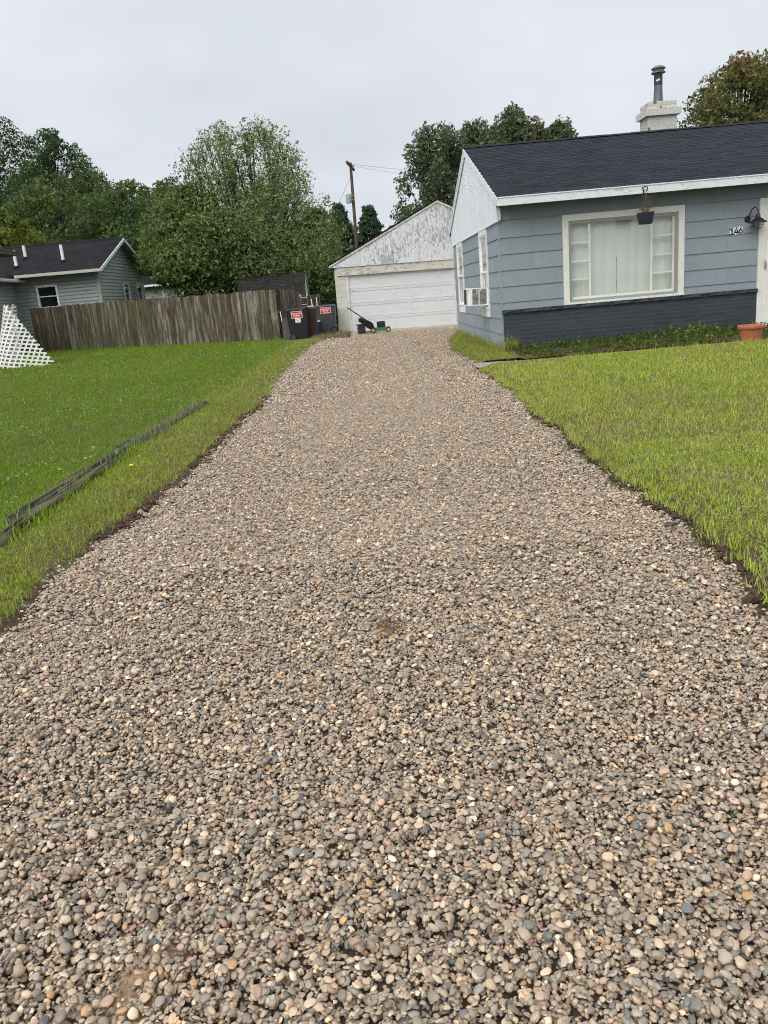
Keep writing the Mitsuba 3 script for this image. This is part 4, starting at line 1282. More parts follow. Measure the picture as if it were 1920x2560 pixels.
obj('condenser_fins', tilt(join([box(acx0 - 0.009, acx0 - 0.002, acy0 + 0.035 + k * 0.0135, acy0 + 0.0395 + k * 0.0135, acz0 + 0.025, acz1 - 0.025) for k in range(38)])), flat('fin_dark', (0.09, 0.09, 0.095), 0.5, 0.4, metallic=0.4), AC)
obj('side_curtain', tilt(box(HX + 0.0, HX + 0.02, 17.03, 17.24, acz0, acz1)), M_PLASTICW, AC)
obj('corner_bracket', tilt(join([box(acx0 + 0.0, acx0 + 0.03, acy0 - 0.004, acy0 + 0.0, acz1 - 0.03, acz1 + 0.006), box(acx0 + .19, acx0 + 0.205, acy0 - 0.010, acy0 - 0.004, acz1 - 0.12, acz1 - 0.03), box(acx0 + .265, acx0 + 0.285, acy0 - 0.010, acy0 - 0.004, acz1 - 0.06, acz1 - 0.02)])), M_PLASTICW, AC)


# ------------------------------------------------------------------ garage
GA = thing('garage', 'white double garage with peeling gable at the end of the driveway', 'garage')
GY = 31.2
GR = rot([0, 1, 0], 0.75)
gt = lambda m: xf(xf(m, None, (0.66, 0, 0)), GR, (-0.66, 0, 0.0))   # the old building has settled to the right
gobj = lambda name, m, mt, parent=GA, **kw: obj(name, gt(m), mt, parent, **kw)
gobj('wall', join([box(-1.08, -0.70, GY + 0.02, GY + 0.2, -0.2, 2.39), box(-1.08, -0.9, GY + 0.02, GY + 7, -0.2, 2.39), box(6.6, 6.8, GY + 0.02, GY + 7, -0.2, 2.39), box(-1.08, 6.8, GY + 6.8, GY + 7, -0.2, 2.39), box(3.95, 6.7, GY + 0.02, GY + 0.2, -0.2, 2.39)]),
     flat('block_mortar', (0.50, 0.48, 0.42), 0.9, 0.15))
for k in range(11):
    z0 = -0.01 + 0.218 * k
    for a, b in (((-1.11, -0.672),) if k % 2 == 0 else ((-1.11, -0.90), (-0.90, -0.672))):
        gobj('block', cbox(a + 0.003, b - 0.003, GY - rnd(0, 0.003), GY + 0.08, z0 + 0.005, z0 + 0.213, 0.008), M_BLOCK, GA + '__wall', uv=(rnd(), rnd()))
    for j in range(4):
        a = 3.93 + j * 0.42
        gobj('block', cbox(a + 0.003, a + 0.417, GY, GY + 0.08, z0 + 0.005, z0 + 0.213, 0.008), M_BLOCK, GA + '__wall', uv=(rnd(), rnd()))
gobj('header', cbox(-1.02, 6.8, GY - 0.055, GY + 0.06, 2.085, 2.372, 0.006), M_HEADER)
gobj('jamb', join([box(-0.672, -0.625, GY + 0.005, GY + 0.13, -0.02, 2.09), box(3.90, 3.94, GY + 0.005, GY + 0.13, -0.02, 2.09)]), M_TRIM)
GD = gobj('overhead_door', box(-0.64, 3.92, GY + 0.135, GY + 0.16, 0.0, 2.12), M_VINYL)
for k in range(4):
    z0 = 0.012 + 0.522 * k
    holes = shapely.union_all([rect(a, a + 0.485, z0 + 0.08, z0 + 0.44) for a in [-0.58 + j * 0.566 for j in range(8)]])
    sc = gobj('section', join([extr(rect(-0.625, 3.905, z0 + 0.004, z0 + 0.518) - holes, 'y', GY + 0.075, 0.04), box(-0.625, 3.905, GY + 0.098, GY + 0.13, z0 + 0.004, z0 + 0.518)]), M_VINYL, GD)
    for j in range(8):
        a = -0.58 + j * 0.566
        gobj('panel', cbox(a + 0.03, a + 0.455, GY + 0.070, GY + 0.13, z0 + 0.112, z0 + 0.408, 0.020), M_VINYL, sc)
gobj('bottom_seal', box(-0.62, 3.9, GY + 0.09, GY + 0.13, -0.012, 0.012), M_RUBBER, GD)
GEX, GEZ, GAX, GAZ = -1.26, 2.40, 2.86, 4.42
gsl = (GAZ - GEZ) / (GAX - GEX)
tri = sg.Polygon([(GEX + 0.02, 2.385), (GAX, GAZ - 0.02 - 0.0), (2 * GAX - GEX - 0.02, 2.385)])
gobj('gable_end', extr(tri.buffer(-0.02), 'y', GY - 0.03, 0.06), M_PEEL, uv=(0.5, 0.5))
x = -1.4
for wd in [1.15, 0.16, 1.22, 0.98, 1.22, 1.22, 1.22, 1.22, 1.22]:
    p_ = tri & rect(x + 0.004, x + wd - 0.004, 2.0, 5)
    if not p_.is_empty:
        gobj('gable_board', extr(p_, 'y', GY - 0.085 - rnd(0, 0.006), 0.055), M_PEEL, GA + '__gable_end', uv=(rnd(), rnd()))
    x += wd
rr = sg.Polygon([(GEX - 0.03, GEZ), (GAX, GAZ), (2 * GAX - GEX + 0.03, GEZ), (2 * GAX - GEX + 0.03, GEZ + 0.09), (GAX, GAZ + 0.10), (GEX - 0.03, GEZ + 0.09)])
gobj('roof', extr(rr, 'y', GY - 0.10, 7.3), M_MOSSROOF)
for s in (0, 1):
    q = [(GEX - 0.02, GEZ - 0.015), (GAX, GAZ - 0.015), (GAX, GAZ + 0.055), (GEX - 0.02, GEZ + 0.055)]
    q = q if s == 0 else [(2 * GAX - a, b) for a, b in q]
    gobj('rake_board', extr(sg.Polygon(q), 'y', GY - 0.125, 0.024), M_HEADER, GA + '__roof')
gobj('shingle_edge', extr(sg.Polygon([(GEX - 0.06, GEZ + 0.07), (GAX, GAZ + 0.09), (GAX, GAZ + 0.12), (GEX - 0.06, GEZ + 0.10)]), 'y', GY - 0.15, 7.4), M_MOSSROOF, GA + '__roof')

# ------------------------------------------------------------------ weathered board fences
FA, FB = np.array([-3.17, 29.7]), np.array([-14.0, 34.83])


def fence(key, A, B, h0, h1, seed, board=0.142, top=lambda s: 0.0, facing=1):
    L = np.linalg.norm(B - A)
    d = (B - A) / L
    nrm = np.array([d[1], -d[0]]) * facing
    r = np.random.default_rng(seed)
    s = 0.0
    first = None
    while s < L - 0.02:
        w = board * r.uniform(0.94, 1.02)
        hh = h0 + (h1 - h0) * s / L + r.normal(0, 0.010) + top(s)
        c = 0.022
        poly = sg.Polygon([(0.003, 0.02), (w - 0.003, 0.02), (w - 0.003, hh - c * 1.3), (w - c, hh), (c, hh), (0.003, hh - c * 1.3)])
        v, f = extr(poly, 'y', 0.0, 0.018)
        v = v.copy()
        v[:, 1] += r.normal(0, 0.004)
        v[:, 0] += (v[:, 2]) * r.normal(0, 0.003)
        o = A + d * s
        gzz = float(gz(o[0], o[1]))
        V = np.stack([o[0] + v[:, 0] * d[0] + v[:, 1] * nrm[0], o[1] + v[:, 0] * d[1] + v[:, 1] * nrm[1], v[:, 2] + gzz], 1)
        obj('board', (V, f), M_FENCE, key, uv=(r.random(), r.random()))
        s += w
    for zf in (0.25, 0.55, 0.88):
        v, f = box(0, L, -0.06, -0.002, 0, 0.085)
        z0 = zf * h0
        V = np.stack([A[0] + v[:, 0] * d[0] + v[:, 1] * nrm[0], A[1] + v[:, 0] * d[1] + v[:, 1] * nrm[1], v[:, 2] + z0 + np.where(v[:, 0] > 1, float(gz(*B)) - float(gz(*A)), 0)], 1)
        obj('rail', (V, f), M_FENCE, key, uv=(0.4, 0.3))
    for s in np.arange(0.05, L, 2.4):
        v, f = box(s, s + 0.09, -0.15, -0.062, -0.1, h0 * 0.97)
        V = np.stack([A[0] + v[:, 0] * d[0] + v[:, 1] * nrm[0], A[1] + v[:, 0] * d[1] + v[:, 1] * nrm[1], v[:, 2] + float(gz(*(A + d * s)))], 1)
        obj('post', (V, f), M_FENCE, key, uv=(0.6, 0.2))


k = thing('board_fence', 'long weathered grey-brown board fence with mossy streaks behind the left lawn', 'fence')
fence(k, FA, FB, 1.80, 1.84, 41, facing=-1)
k = thing('board_fence', 'receding board fence with stepped uneven top behind the black trash bin', 'fence')
fence(k, FA + [0.06, 0.25], np.array([-2.58, 33.0]), 1.80, 1.66, 42, top=lambda s: -0.05 * math.floor(s / 0.9) * 0.5)
fence(k, np.array([-2.56, 33.05]), np.array([-2.0, 36.6]), 1.56, 1.48, 43)
pst = thing('fence_post', 'dark square post at the corner of the board fence', 'fence post')
obj('post', cbox(-3.14, -3.04, 29.74, 29.84, -0.05, 1.78, 0.006), flat('dark_wood', (0.03, 0.026, 0.022), 0.9, 0.1), pst)

# ------------------------------------------------------------------ green-grey neighbour house
NH = thing('neighbour_house', 'green-grey clapboard house with dark roof behind the fence on the left', 'house')
nx, ny0, ny1, nry, nrz, nez = -11.97, 38.0, 45.5, 41.65, 4.93, 3.38
IN = -15.83
NW = obj('wall', join([extr(rect(-20, nx, 0.2, 3.45) - rect(-14.76, -13.94, 2.02, 2.90), 'y', ny0 + 0.035, 0.1), extr(sg.Polygon([(ny0 + 0.12, 0.2), (ny1, 0.2), (ny1, 3.42), (nry, 4.85), (ny0 + 0.12, 3.42)]) - rect(41.8, 42.62, 1.95, 2.86) - rect(44.15, 45.0, 1.95, 2.86), 'x', nx - 0.035, -0.1),
                         box(-20, nx - 0.2, ny1 - 0.1, ny1, 0.2, 3.4), box(IN - 0.1, IN - 0.012, 33.6, ny0, 0.2, 3.25)]), M_CLAP, NH, uv=(0.5, 0.5))


def clap(poly, axis, face, out, z0, z1):
    m = extr(poly, axis, 0.0, 1.0)
    if m is None:
        return None
    v, f = m
    a = 1 if axis == 'y' else 0
    tz = (v[:, 2] - z0) / (z1 - z0)
    v = v.copy()
    o = v[:, a] > 0.5 if out > 0 else v[:, a] < 0.5
    v[:, a] = face + out * np.where(o, 0.034 - 0.027 * tz, -0.008)
    return v, f


def claps(poly, axis, face, out, z0, z1):
    for g in getattr(poly, 'geoms', [poly]):
        if g.area > 0.003:
            obj('clapboard', clap(g, axis, face, out, z0, z1), M_CLAP, NW, uv=(rnd(), rnd()))


z = 0.9
while z < 4.8:
    z1 = z + 0.155
    zt_ = z1 - 0.024
    if z < 3.40:
        p_ = rect(IN, nx, z, min(zt_, 3.42)) - rect(-14.83, -13.87, 1.95, 2.97)
        claps(p_, 'y', ny0, -1, z, z1)
        if z < 3.2:
            claps(rect(33.6, ny0, z, min(zt_, 3.25)) - rect(34.2, 35.35, 1.6, 3.0), 'x', IN, 1, z, z1)
    p_ = (sg.Polygon([(ny0, 0.2), (ny1, 0.2), (ny1, 3.42), (nry, 4.85), (ny0, 3.42)]) & rect(30, 50, z, zt_)) - rect(41.7, 42.72, 1.85, 2.95) - rect(44.07, 45.1, 1.85, 2.95)
    if p_.area > 0.003:
        claps(p_, 'x', nx, 1, z, z1)
    z = z1
M_LTRIM = flat('tan_trim', (0.42, 0.375, 0.32), 0.5, 0.35)
obj('corner_trim', cbox(nx - 0.085, nx + 0.034, ny0 - 0.034, ny0 + 0.085, 0.9, 3.40, 0.004), M_LTRIM, NH)
obj('corner_trim', cbox(nx - 0.05, nx + 0.034, ny1 - 0.08, ny1 + 0.01, 0.9, 3.38, 0.004), M_WHITE, NH)
obj('corner_trim', box(IN - 0.02, IN + 0.045, ny0 - 0.045, ny0 - 0.03, 0.9, 3.3), M_CLAP, NH, uv=(0.9, 0.5))
nroof = sg.Polygon([(37.28, nez), (nry, nrz), (46.02, nez), (46.02, nez + 0.10), (nry, nrz + 0.10), (37.28, nez + 0.10)])
NR = obj('roof', extr(nroof, 'x', -22, 22 - 11.56), M_FARROOF, NH)
obj('ridge_vent', extr(sg.Polygon([(nry - 0.16, nrz + 0.055), (nry, nrz + 0.16), (nry + 0.16, nrz + 0.055)]), 'x', -20, 8.2), M_FARROOF, NR)
for s in (0, 1):
    q = [(37.20, nez - 0.075), (nry, nrz - 0.06), (nry, nrz + 0.085), (37.20, nez + 0.075)]
    q = q if s == 0 else [(2 * nry - a, b) for a, b in q]
    obj('rake_board', extr(sg.Polygon(q), 'x', -11.555, 0.03), M_TRIM, NR)
obj('soffit', extr(sg.Polygon([(37.3, nez - 0.03), (nry, nrz - 0.02), (46, nez - 0.03), (46, nez - 0.06), (nry, nrz - 0.055), (37.3, nez - 0.06)]), 'x', nx, 0.41), M_SOFFIT, NR)
obj('gutter', cbox(-15.4, -11.53, 37.16, 37.29, nez - 0.05, nez + 0.075, 0.02), M_GUTTER, NR)
obj('eave_soffit', box(-15.8, -11.6, 37.28, 38.0, nez - 0.05, nez - 0.03), M_SOFFIT, NR)
wroof = sg.Polygon([(-15.32, 3.20), (-19.2, 4.55), (-19.2, 4.65), (-15.32, 3.30)])
obj('wing_roof', extr(wroof, 'y', 33.6, 5.4), M_FARROOF, NH)
obj('wing_gutter', cbox(-15.34, -15.20, 33.6, 37.9, 3.16, 3.285, 0.02), M_GUTTER, NH + '__wing_roof')
obj('wing_soffit', box(IN - 0.05, -15.3, 33.6, 38.0, 3.14, 3.16), M_SOFFIT, NH + '__wing_roof')
obj('downspout', cbox(-15.42, -15.34, 37.55, 37.64, 3.19, 3.42, 0.01), M_TRIM, NH)
for px_, z0, z1, y_ in ((-15.03, 4.12, 4.62, 39.6), (-13.38, 3.74, 4.42, 38.6), (-15.51, 3.62, 4.31, 38.3)):
    pz = nez + 0.10 + (y_ - 37.28) * (nrz - nez) / (nry - 37.28)
    kx = px_ * y_ / 38
    obj('vent_pipe', tube([(kx, y_, pz - 0.05), (kx, y_, pz + (z1 - z0) * y_ / 38 + 0.05)], 0.068, 14), M_PLASTICW, NR)
    obj('pipe_flashing', lathe([(0.0, 0.09), (0.075, 0.09), (0.16, 0.0)], 14, (kx, y_, pz - 0.01)), M_FARROOF, NR)
obj('box_vent', cbox(-14.35, -14.02, 39.15, 39.5, 4.05, 4.22, 0.03), M_BLACKP, NR)


def nwin(axis, a0, a1, z0, z1, face, out):
    o0 = face + out * 0.0
    w = obj('window', extr(frame(a0, a1, z0, z1, 0.085), axis, face - out * 0.03, out * 0.075), M_WHITE, NH)
    mid = (z0 + z1) / 2 + 0.02
    obj('meeting_rail', extr(rect(a0 + .08, a1 - .08, mid - 0.02, mid + 0.022), axis, face - out * 0.04, out * 0.04), M_WHITE, w)
    for q0, q1, dd in ((mid, z1 - .08, 0.012), (z0 + .08, mid, 0.022)):
        obj('pane', extr(rect(a0 + .08, a1 - .08, q0, q1), axis, face - out * (dd + 0.01), out * 0.006), M_DGLASS, w)


nwin('y', -14.83, -13.87, 1.95, 2.97, ny0 - 0.0, -1)
nwin('x', 41.72, 42.70, 1.87, 2.94, nx, 1)
nwin('x', 44.08, 45.08, 1.87, 2.94, nx, 1)
nwin('x', 34.2, 35.35, 1.6, 3.0, IN, 1)

# brown roofed building at the left picture edge
BH = thing('brown_roofed_shed', 'dark roof corner with brown fascia reaching in at the left picture edge', 'shed')
bx_, by_, bz_ = -12.90, 32.0, 3.845
obj('roof', extr(sg.Polygon([(bx_, bz_ + 0.02), (bx_, bz_ + 0.135), (bx_ - 4, bz_ + 0.135 + 0.385 * 4), (bx_ - 8, bz_ + 0.135), (bx_ - 8, bz_ + 0.02), (bx_ - 4, bz_ + 0.02 + 0.385 * 4)]), 'y', 26.5, by_ - 26.5), M_FARROOF, BH)
obj('eave_fascia', box(bx_ - 0.005, bx_ + 0.03, 26.5, by_ + 0.02, bz_ - 0.005, bz_ + 0.11), M_BROWNF, BH)
obj('soffit', box(bx_ - 1.1, bx_ - 0.01, 26.5, by_, bz_ - 0.0, bz_ + 0.018), M_BROWNF, BH)
obj('wall', join([box(-20.0, -14.3, 27, 27.1, 0, 4.0), box(-14.4, -14.3, 27.1, 31.5, 0, 4.0), box(-20.0, -14.3, 31.4, 31.5, 0, 4.0)]), M_BROWNF, BH)

# house further back between the trees
DH = thing('distant_house', 'low grey house with dark roof half hidden behind the trees at the left', 'house')
dw = obj('wall', box(-13.9, -8.6, 52.02, 56, 0.5, 3.0), M_CLAP, DH, uv=(0.5, 0.5))
for k in range(14):
    obj('clapboard', clap(rect(-13.6, -9.0, 1.2 + 0.13 * k, 1.33 + 0.13 * k), 'y', 52.0, -1, 1.2 + 0.13 * k, 1.33 + 0.13 * k), M_CLAP, dw, uv=(rnd(0.5, 1), rnd()))
obj('roof', extr(sg.Polygon([(51.5, 2.95), (54.2, 4.40), (57, 2.95), (57, 3.05), (54.2, 4.50), (51.5, 3.05)]), 'x', -14.4, 6.2), M_FARROOF, DH)
obj('gutter', cbox(-14.4, -8.2, 51.4, 51.52, 2.93, 3.06, 0.02), M_WHITE, DH + '__roof')
obj('corner_trim', box(-12.55, -12.45, 51.95, 52.0, 1.0, 2.95), M_WHITE, DH)
obj('corner_trim', box(-9.55, -9.45, 51.95, 52.0, 1.0, 2.95), M_WHITE, DH)
w = obj('window', extr(frame(-11.3, -10.45, 1.7, 2.75, 0.07), 'y', 51.93, 0.06), M_WHITE, DH)
obj('pane', box(-11.24, -10.5, 51.955, 51.965, 1.76, 2.7), M_DGLASS, w)
obj('roof_vent', cbox(-13.0, -12.6, 53.0, 53.3, 3.85, 4.15, 0.05), M_PLASTICW, DH)

# gambrel shed
SH = thing('garden_shed', 'garden shed with dark mossy gambrel roof behind the fence corner', 'shed')
gam = [(39.95, 1.55), (40.35, 2.15), (41.3, 2.62), (42.25, 2.15), (42.65, 1.55)]
obj('wall', extr(sg.Polygon([(40.1, 0), (40.1, 1.7), (40.45, 2.15), (41.3, 2.55), (42.15, 2.15), (42.5, 1.7), (42.5, 0)]), 'x', -6.0, 3.12), flat('shed_paint', (0.60, 0.66, 0.72), 0.6, 0.3), SH)
obj('roof', extr(sg.Polygon(gam + [(a, b + 0.06) for a, b in gam[::-1]]), 'x', -6.12, 3.29), M_MOSSROOF, SH)
obj('gable_trim', join([extr(sg.Polygon([gam[i], gam[i + 1], (gam[i + 1][0], gam[i + 1][1] - 0.09), (gam[i][0], gam[i][1] - 0.09)]), 'x', -2.855, 0.03) for i in range(4)]), M_TRIM, SH)
obj('door', box(-2.885, -2.865, 40.9, 41.7, 0.1, 1.8), M_TRIM, SH)


# ------------------------------------------------------------------ trash bins and the clutter beside the garage
def frustum(x0, x1, y0, y1, z0, X0, X1, Y0, Y1, z1, c=0.03):
    pts = []
    for (a0, a1, b0, b1, z) in ((x0, x1, y0, y1, z0), (X0, X1, Y0, Y1, z1)):
        for a, s in ((a0, 1), (a1, -1)):
            for b, t in ((b0, 1), (b1, -1)):
                pts += [(a + s * c, b, z), (a, b + t * c, z)]
    h = trimesh.convex.convex_hull(np.array(pts))
    return np.array(h.vertices), np.array(h.faces)


def wheel(cx, cy, cz, r, w, hub, parent, axis=(1, 0, 0), hubmat=None, name='wheel'):
    M = {0: rot([1, 0, 0], 90)}[0]
    t_ = obj(name, lathe([(r * 0.62, -w / 2), (r * 0.92, -w / 2), (r, -w / 4), (r, w / 4), (r * 0.92, w / 2), (r * 0.62, w / 2)], 28, (cx, cy, cz), M), M_RUBBER, parent, smooth=40)
    obj('hub', join([lathe([(0, -w * .42), (r * 0.25, -w * .5), (r * .3, -w * .3), (r * 0.55, -w * .3), (r * .64, -w * .45), (r * .64, w * .45), (0, w * .45)], 28, (cx, cy, cz), M)] + [xf(box(-r * .6, r * .6, -w * .42, -w * .2, -r * .06, r * .06), rot([0, 1, 0], a), (cx, cy, cz)) for a in (0, 60, 120)]), hubmat or M_BLACKP, t_)
    return t_


def sticker(parent, x0, x1, y_, z0, z1, slant, yfun, second):
    sh = lambda m: (np.column_stack([m[0][:, 0], m[0][:, 1] + yfun(m[0][:, 2]), m[0][:, 2] + (m[0][:, 0] - x0) * slant]), m[1])
    s = obj('sticker', sh(box(x0, x1, y_ - 0.006, y_ + 0.004, z0, z1)), M_PAPER, parent)
    obj('red_field', sh(box(x0 + 0.015, x1 - 0.015, y_ - 0.0085, y_ - 0.004, z0 + 0.015, z1 - 0.015)), M_RED, s)
    g = meshkit.text_mesh('Arrowaste', 0.055, 0.002, bold=True)
    v = np.array(g.vertices)
    v[:, 0] *= (x1 - x0 - 0.06) / v[:, 0].max()
    v[:, 0] += 0.12 * v[:, 1]
    obj('lettering', sh((np.stack([x0 + 0.028 + v[:, 0], y_ - 0.009 - v[:, 2], (z0 + z1) / 2 + 0.018 + v[:, 1]], 1), np.array(g.faces))), M_PAPER, s)
    obj('small_print', sh(join([box(x0 + 0.07 + a, x0 + 0.07 + a + 0.018, y_ - 0.011, y_ - 0.008, z0 + 0.075, z0 + 0.105) for a in (0, .022, .044, .078, .1, .122, .156, .178, .2, .222)] + [box(x0 + 0.12, x1 - 0.11, y_ - 0.011, y_ - 0.008, z0 + 0.036, z0 + 0.050)])), M_PAPER, s)
    if second:
        s2 = obj('notice', sh(box(*second, y_ - 0.006, y_ + 0.004, z0 - 0.145, z0 - 0.004)), M_PAPER, parent)
        obj('notice_print', sh(join([box(second[0] + 0.025, second[1] - 0.03 - 0.02 * (k % 2), y_ - 0.0085, y_ - 0.005, z0 - 0.045 - 0.022 * k, z0 - 0.036 - 0.022 * k) for k in range(4)])), flat('print_green', (0.25, 0.38, 0.33), 0.6, 0.2), s2)


# black bin, wheels to the left
B1 = thing('trash_bin', 'black wheeled trash bin with red sticker and white notice in front of the brown bin', 'trash bin', 'trash bins beside the garage')
yb = 28.45
obj('body', join([frustum(-2.70, -2.09, yb + 0.06, yb + 0.56, 0.035, -2.755, -2.045, yb, yb + 0.62, 1.0), cbox(-2.775, -2.03, yb - 0.015, yb + 0.635, 0.965, 1.01, 0.012)]), M_BLACKP, B1)
lid = xf(join([frustum(-2.76, -2.02, -0.03, 0.65, 0.0, -2.72, -2.06, 0.03, 0.59, 0.06), cbox(-2.86, -2.72, 0.06, 0.56, -0.02, 0.025, 0.012)]), None, (2.83, 0, 0))
obj('lid', xf(lid, rot([0, 1, 0], -4.0), (-2.83, yb, 1.010)), M_BLACKP, B1)
obj('handle', tube([(-2.80, yb + 0.08, 0.99), (-2.875, yb + 0.10, 1.0), (-2.875, yb + 0.52, 1.0), (-2.80, yb + 0.54, 0.99)], 0.018, 8), M_BLACKP, B1)
for yy in (yb + 0.03, yb + 0.59):
    wheel(-2.605, yy, 0.125, 0.125, 0.06, 0, B1, hubmat=M_GREYP)
ylean = lambda z: 0.06 * (1 - (z - 0.035) / 0.965)
sticker(B1, -2.60, -2.215, yb - 0.002, 0.745, 0.985, 0.02, ylean, (-2.475, -2.29))
# brown bin
B2 = thing('trash_bin', 'dark brown trash bin standing directly behind the black bin', 'trash bin', 'trash bins beside the garage')
obj('body', join([frustum(-2.12, -1.80, 29.02, 29.5, 0.02, -2.14, -1.775, 28.98, 29.55, 1.0), cbox(-2.16, -1.755, 28.965, 29.57, 0.97, 1.015, 0.01)]), M_BROWNBIN, B2)
obj('lid', join([frustum(-2.17, -1.75, 28.95, 29.58, 1.018, -2.1, -1.82, 29.0, 29.5, 1.06), cbox(-2.05, -1.87, 29.1, 29.3, 1.06, 1.09, 0.01)]), M_BROWNBIN, B2)
obj('ribs', join([box(-2.08 + 0.07 * k, -2.065 + 0.07 * k, 28.985, 29.02, 0.05, 0.72) for k in range(4)]), M_BROWNBIN, B2)
lb = thing('lid_stones', 'pale scrap of paper lying on the brown bin lid', 'paper scrap')
obj('paper', xf(cbox(-0.11, 0.11, -0.08, 0.08, 0, 0.03, 0.008), rot([0, 0, 1], 20), (-1.96, 29.28, 1.092)), M_PAPER, lb)
# grey bin, wheels to the right
B3 = thing('trash_bin', 'grey wheeled trash bin with red sticker beside the garage corner', 'trash bin', 'trash bins beside the garage')
yb = 30.45
obj('body', join([frustum(-1.865, -1.20, yb + 0.06, yb + 0.6, 0.085, -1.90, -1.13, yb, yb + 0.66, 1.04), cbox(-1.92, -1.11, yb - 0.015, yb + 0.675, 1.0, 1.045, 0.012)]), M_GREYP, B3)
obj('lid', join([frustum(-1.94, -1.10, yb - 0.035, yb + 0.69, 1.047, -1.86, -1.17, yb + 0.05, yb + 0.6, 1.105), cbox(-1.96, -1.90, yb + 0.1, yb + 0.55, 1.03, 1.07, 0.01)]), M_GREYP, B3)
obj('lip', cbox(-1.905, -1.125, yb + 0.005, yb + 0.02, 0.76, 0.775, 0.004), M_GREYP, B3)
obj('handle_bar', tube([(-1.17, yb - 0.01, 0.98), (-1.145, yb - 0.02, 0.85), (-1.165, yb - 0.01, 0.30)], 0.016, 8), flat('bin_bar', (0.13, 0.13, 0.13), 0.5, 0.4), B3)
for yy in (yb + 0.02, yb + 0.62):
    wheel(-1.245, yy, 0.175, 0.125, 0.06, 0, B3, hubmat=M_GREYP)
obj('wheel_arch', tube([(-1.245 + 0.165 * math.cos(a), yb - 0.005, 0.175 + 0.165 * math.sin(a)) for a in np.linspace(0.5, 3.3, 10)], 0.016, 6), M_GREYP, B3)
sticker(B3, -1.70, -1.31, yb - 0.002, 0.80, 1.03 - 0.01, 0.0, lambda z: 0.06 * (1 - (z - 0.085) / 0.955), None)
pl = thing('plank', 'grey plank lying on the dirt under the grey trash bin', 'plank')
obj('board', xf(cbox(-0.55, 0.55, -0.28, 0.30, 0, 0.035, 0.006), rot([0, 0, 1], 3), (-1.55, 30.72, 0.048)), flat('plank_grey', (0.20, 0.18, 0.155), 0.9, 0.15), pl)
# blue tub
BT = thing('storage_tub', 'blue plastic tub with white rim between the brown and grey bins', 'tub')
obj('tub', frustum(-1.98, -1.79, 30.3, 30.7, 0.10, -2.02, -1.74, 30.24, 30.76, 0.545, 0.03), M_BLUEP, BT)
obj('rim', cbox(-2.035, -1.73, 30.225, 30.775, 0.53, 0.565, 0.01), M_PLASTICW, BT)
obj('rib', join([cbox(-2.02, -1.75, 30.235, 30.26, zz, zz + 0.012, 0.003) for zz in (0.40, 0.44)]), M_BLUEP, BT)
# ladder
LD = thing('ladder', 'orange and silver step ladder leaning on the receding fence behind the black bin', 'ladder')
for s in (0, 1):
    xx = -2.415 + 0.245 * s
    obj('stile', tube([(xx, 30.9, 0.05), (xx + 0.0, 31.05, 1.50)], 0.02, 8), flat('ladder_orange', (0.20, 0.085, 0.06), 0.6, 0.3), LD)
    obj('foot_cap', tube([(xx, 31.045, 1.45), (xx, 31.055, 1.545)], 0.026, 8), M_ALU, LD)
for k in range(6):
    zz = 0.18 + 0.25 * k
    obj('rung', box(-2.42, -2.165, 30.90 + 0.1 * zz, 30.945 + 0.1 * zz, zz - 0.014, zz + 0.014), M_ALU, LD)
for a, b, lab in (((-1.975, 30.95, 0.35), (-2.03, 31.2, 1.355), 'white pole leaning between the ladder and the grey bin'), ((-1.80, 31.15, 0.1), (-1.84, 31.3, 1.40), 'short white pole standing behind the grey bin lid'), ((-3.03, 29.66, 0.35), (-3.09, 29.69, 1.02), 'white stick leaning on the dark fence corner post')):
    q = thing('pole_stick', lab, 'pole', 'white sticks among the bins')
    scene[q] = ply(tube([a, b], 0.017, 8), M_PLASTICW)
bd = thing('leaning_board', 'grey rounded board leaning upright behind the black bin', 'board')
scene[bd] = ply(xf(extr(sg.Polygon([(-0.17, 0.0), (0.17, 0), (0.17, 0.80), (0.12, 0.84), (-0.06, 0.80), (-0.15, 0.72), (-0.17, 0.66)]), 'y', 0, 0.04), rot([1, 0, 0], -5), (-2.83, 28.95, 0.02)), flat('board_grey', (0.11, 0.10, 0.09), 0.8, 0.2))

# ------------------------------------------------------------------ lawn mower
MW = thing('lawn_mower', 'green push lawn mower with orange wheel hubs parked before the garage door', 'lawn mower')
my = 28.92
deck_ = [(0.215, 0.07), (0.21, 0.155), (0.25, 0.185), (0.62, 0.185), (0.68, 0.150), (0.69, 0.06)]
obj('deck', join([extr(sg.Polygon(deck_), 'y', my + 0.03, 0.44), extr(sg.Polygon([(0.20, 0.075), (0.20, 0.10), (0.70, 0.10), (0.70, 0.075)]), 'y', my + 0.015, 0.47)]), M_GREENP, MW)
obj('engine', join([lathe([(0.0, 0.375), (0.09, 0.372), (0.145, 0.355), (0.155, 0.33), (0.155, 0.30), (0.145, 0.295)], 24, (0.475, my + 0.25, 0.02)), lathe([(0.145, 0.18), (0.145, 0.31)], 20, (0.475, my + 0.25, 0.0)), cbox(0.345, 0.45, my + 0.06, my + 0.2, 0.21, 0.31, 0.02), cbox(0.53, 0.63, my + 0.12, my + 0.36, 0.20, 0.29, 0.02)]), M_BLACKP, MW, smooth=30)
obj('engine_fins', join([lathe([(0.0, z), (0.150, z), (0.150, z + 0.012), (0.0, z + 0.012)], 20, (0.475, my + 0.25, 0)) for z in (0.205, 0.232, 0.259, 0.286)]), flat('engine_grey', (0.05, 0.05, 0.05), 0.5, 0.4, metallic=0.4), MW)
for xx, rr_ in ((0.178, 0.090), (0.722, 0.085)):
    for yy in (my - 0.01, my + 0.51):
        wheel(xx, yy, rr_ + 0.012, rr_, 0.045, 0, MW, hubmat=M_YELLOWP)
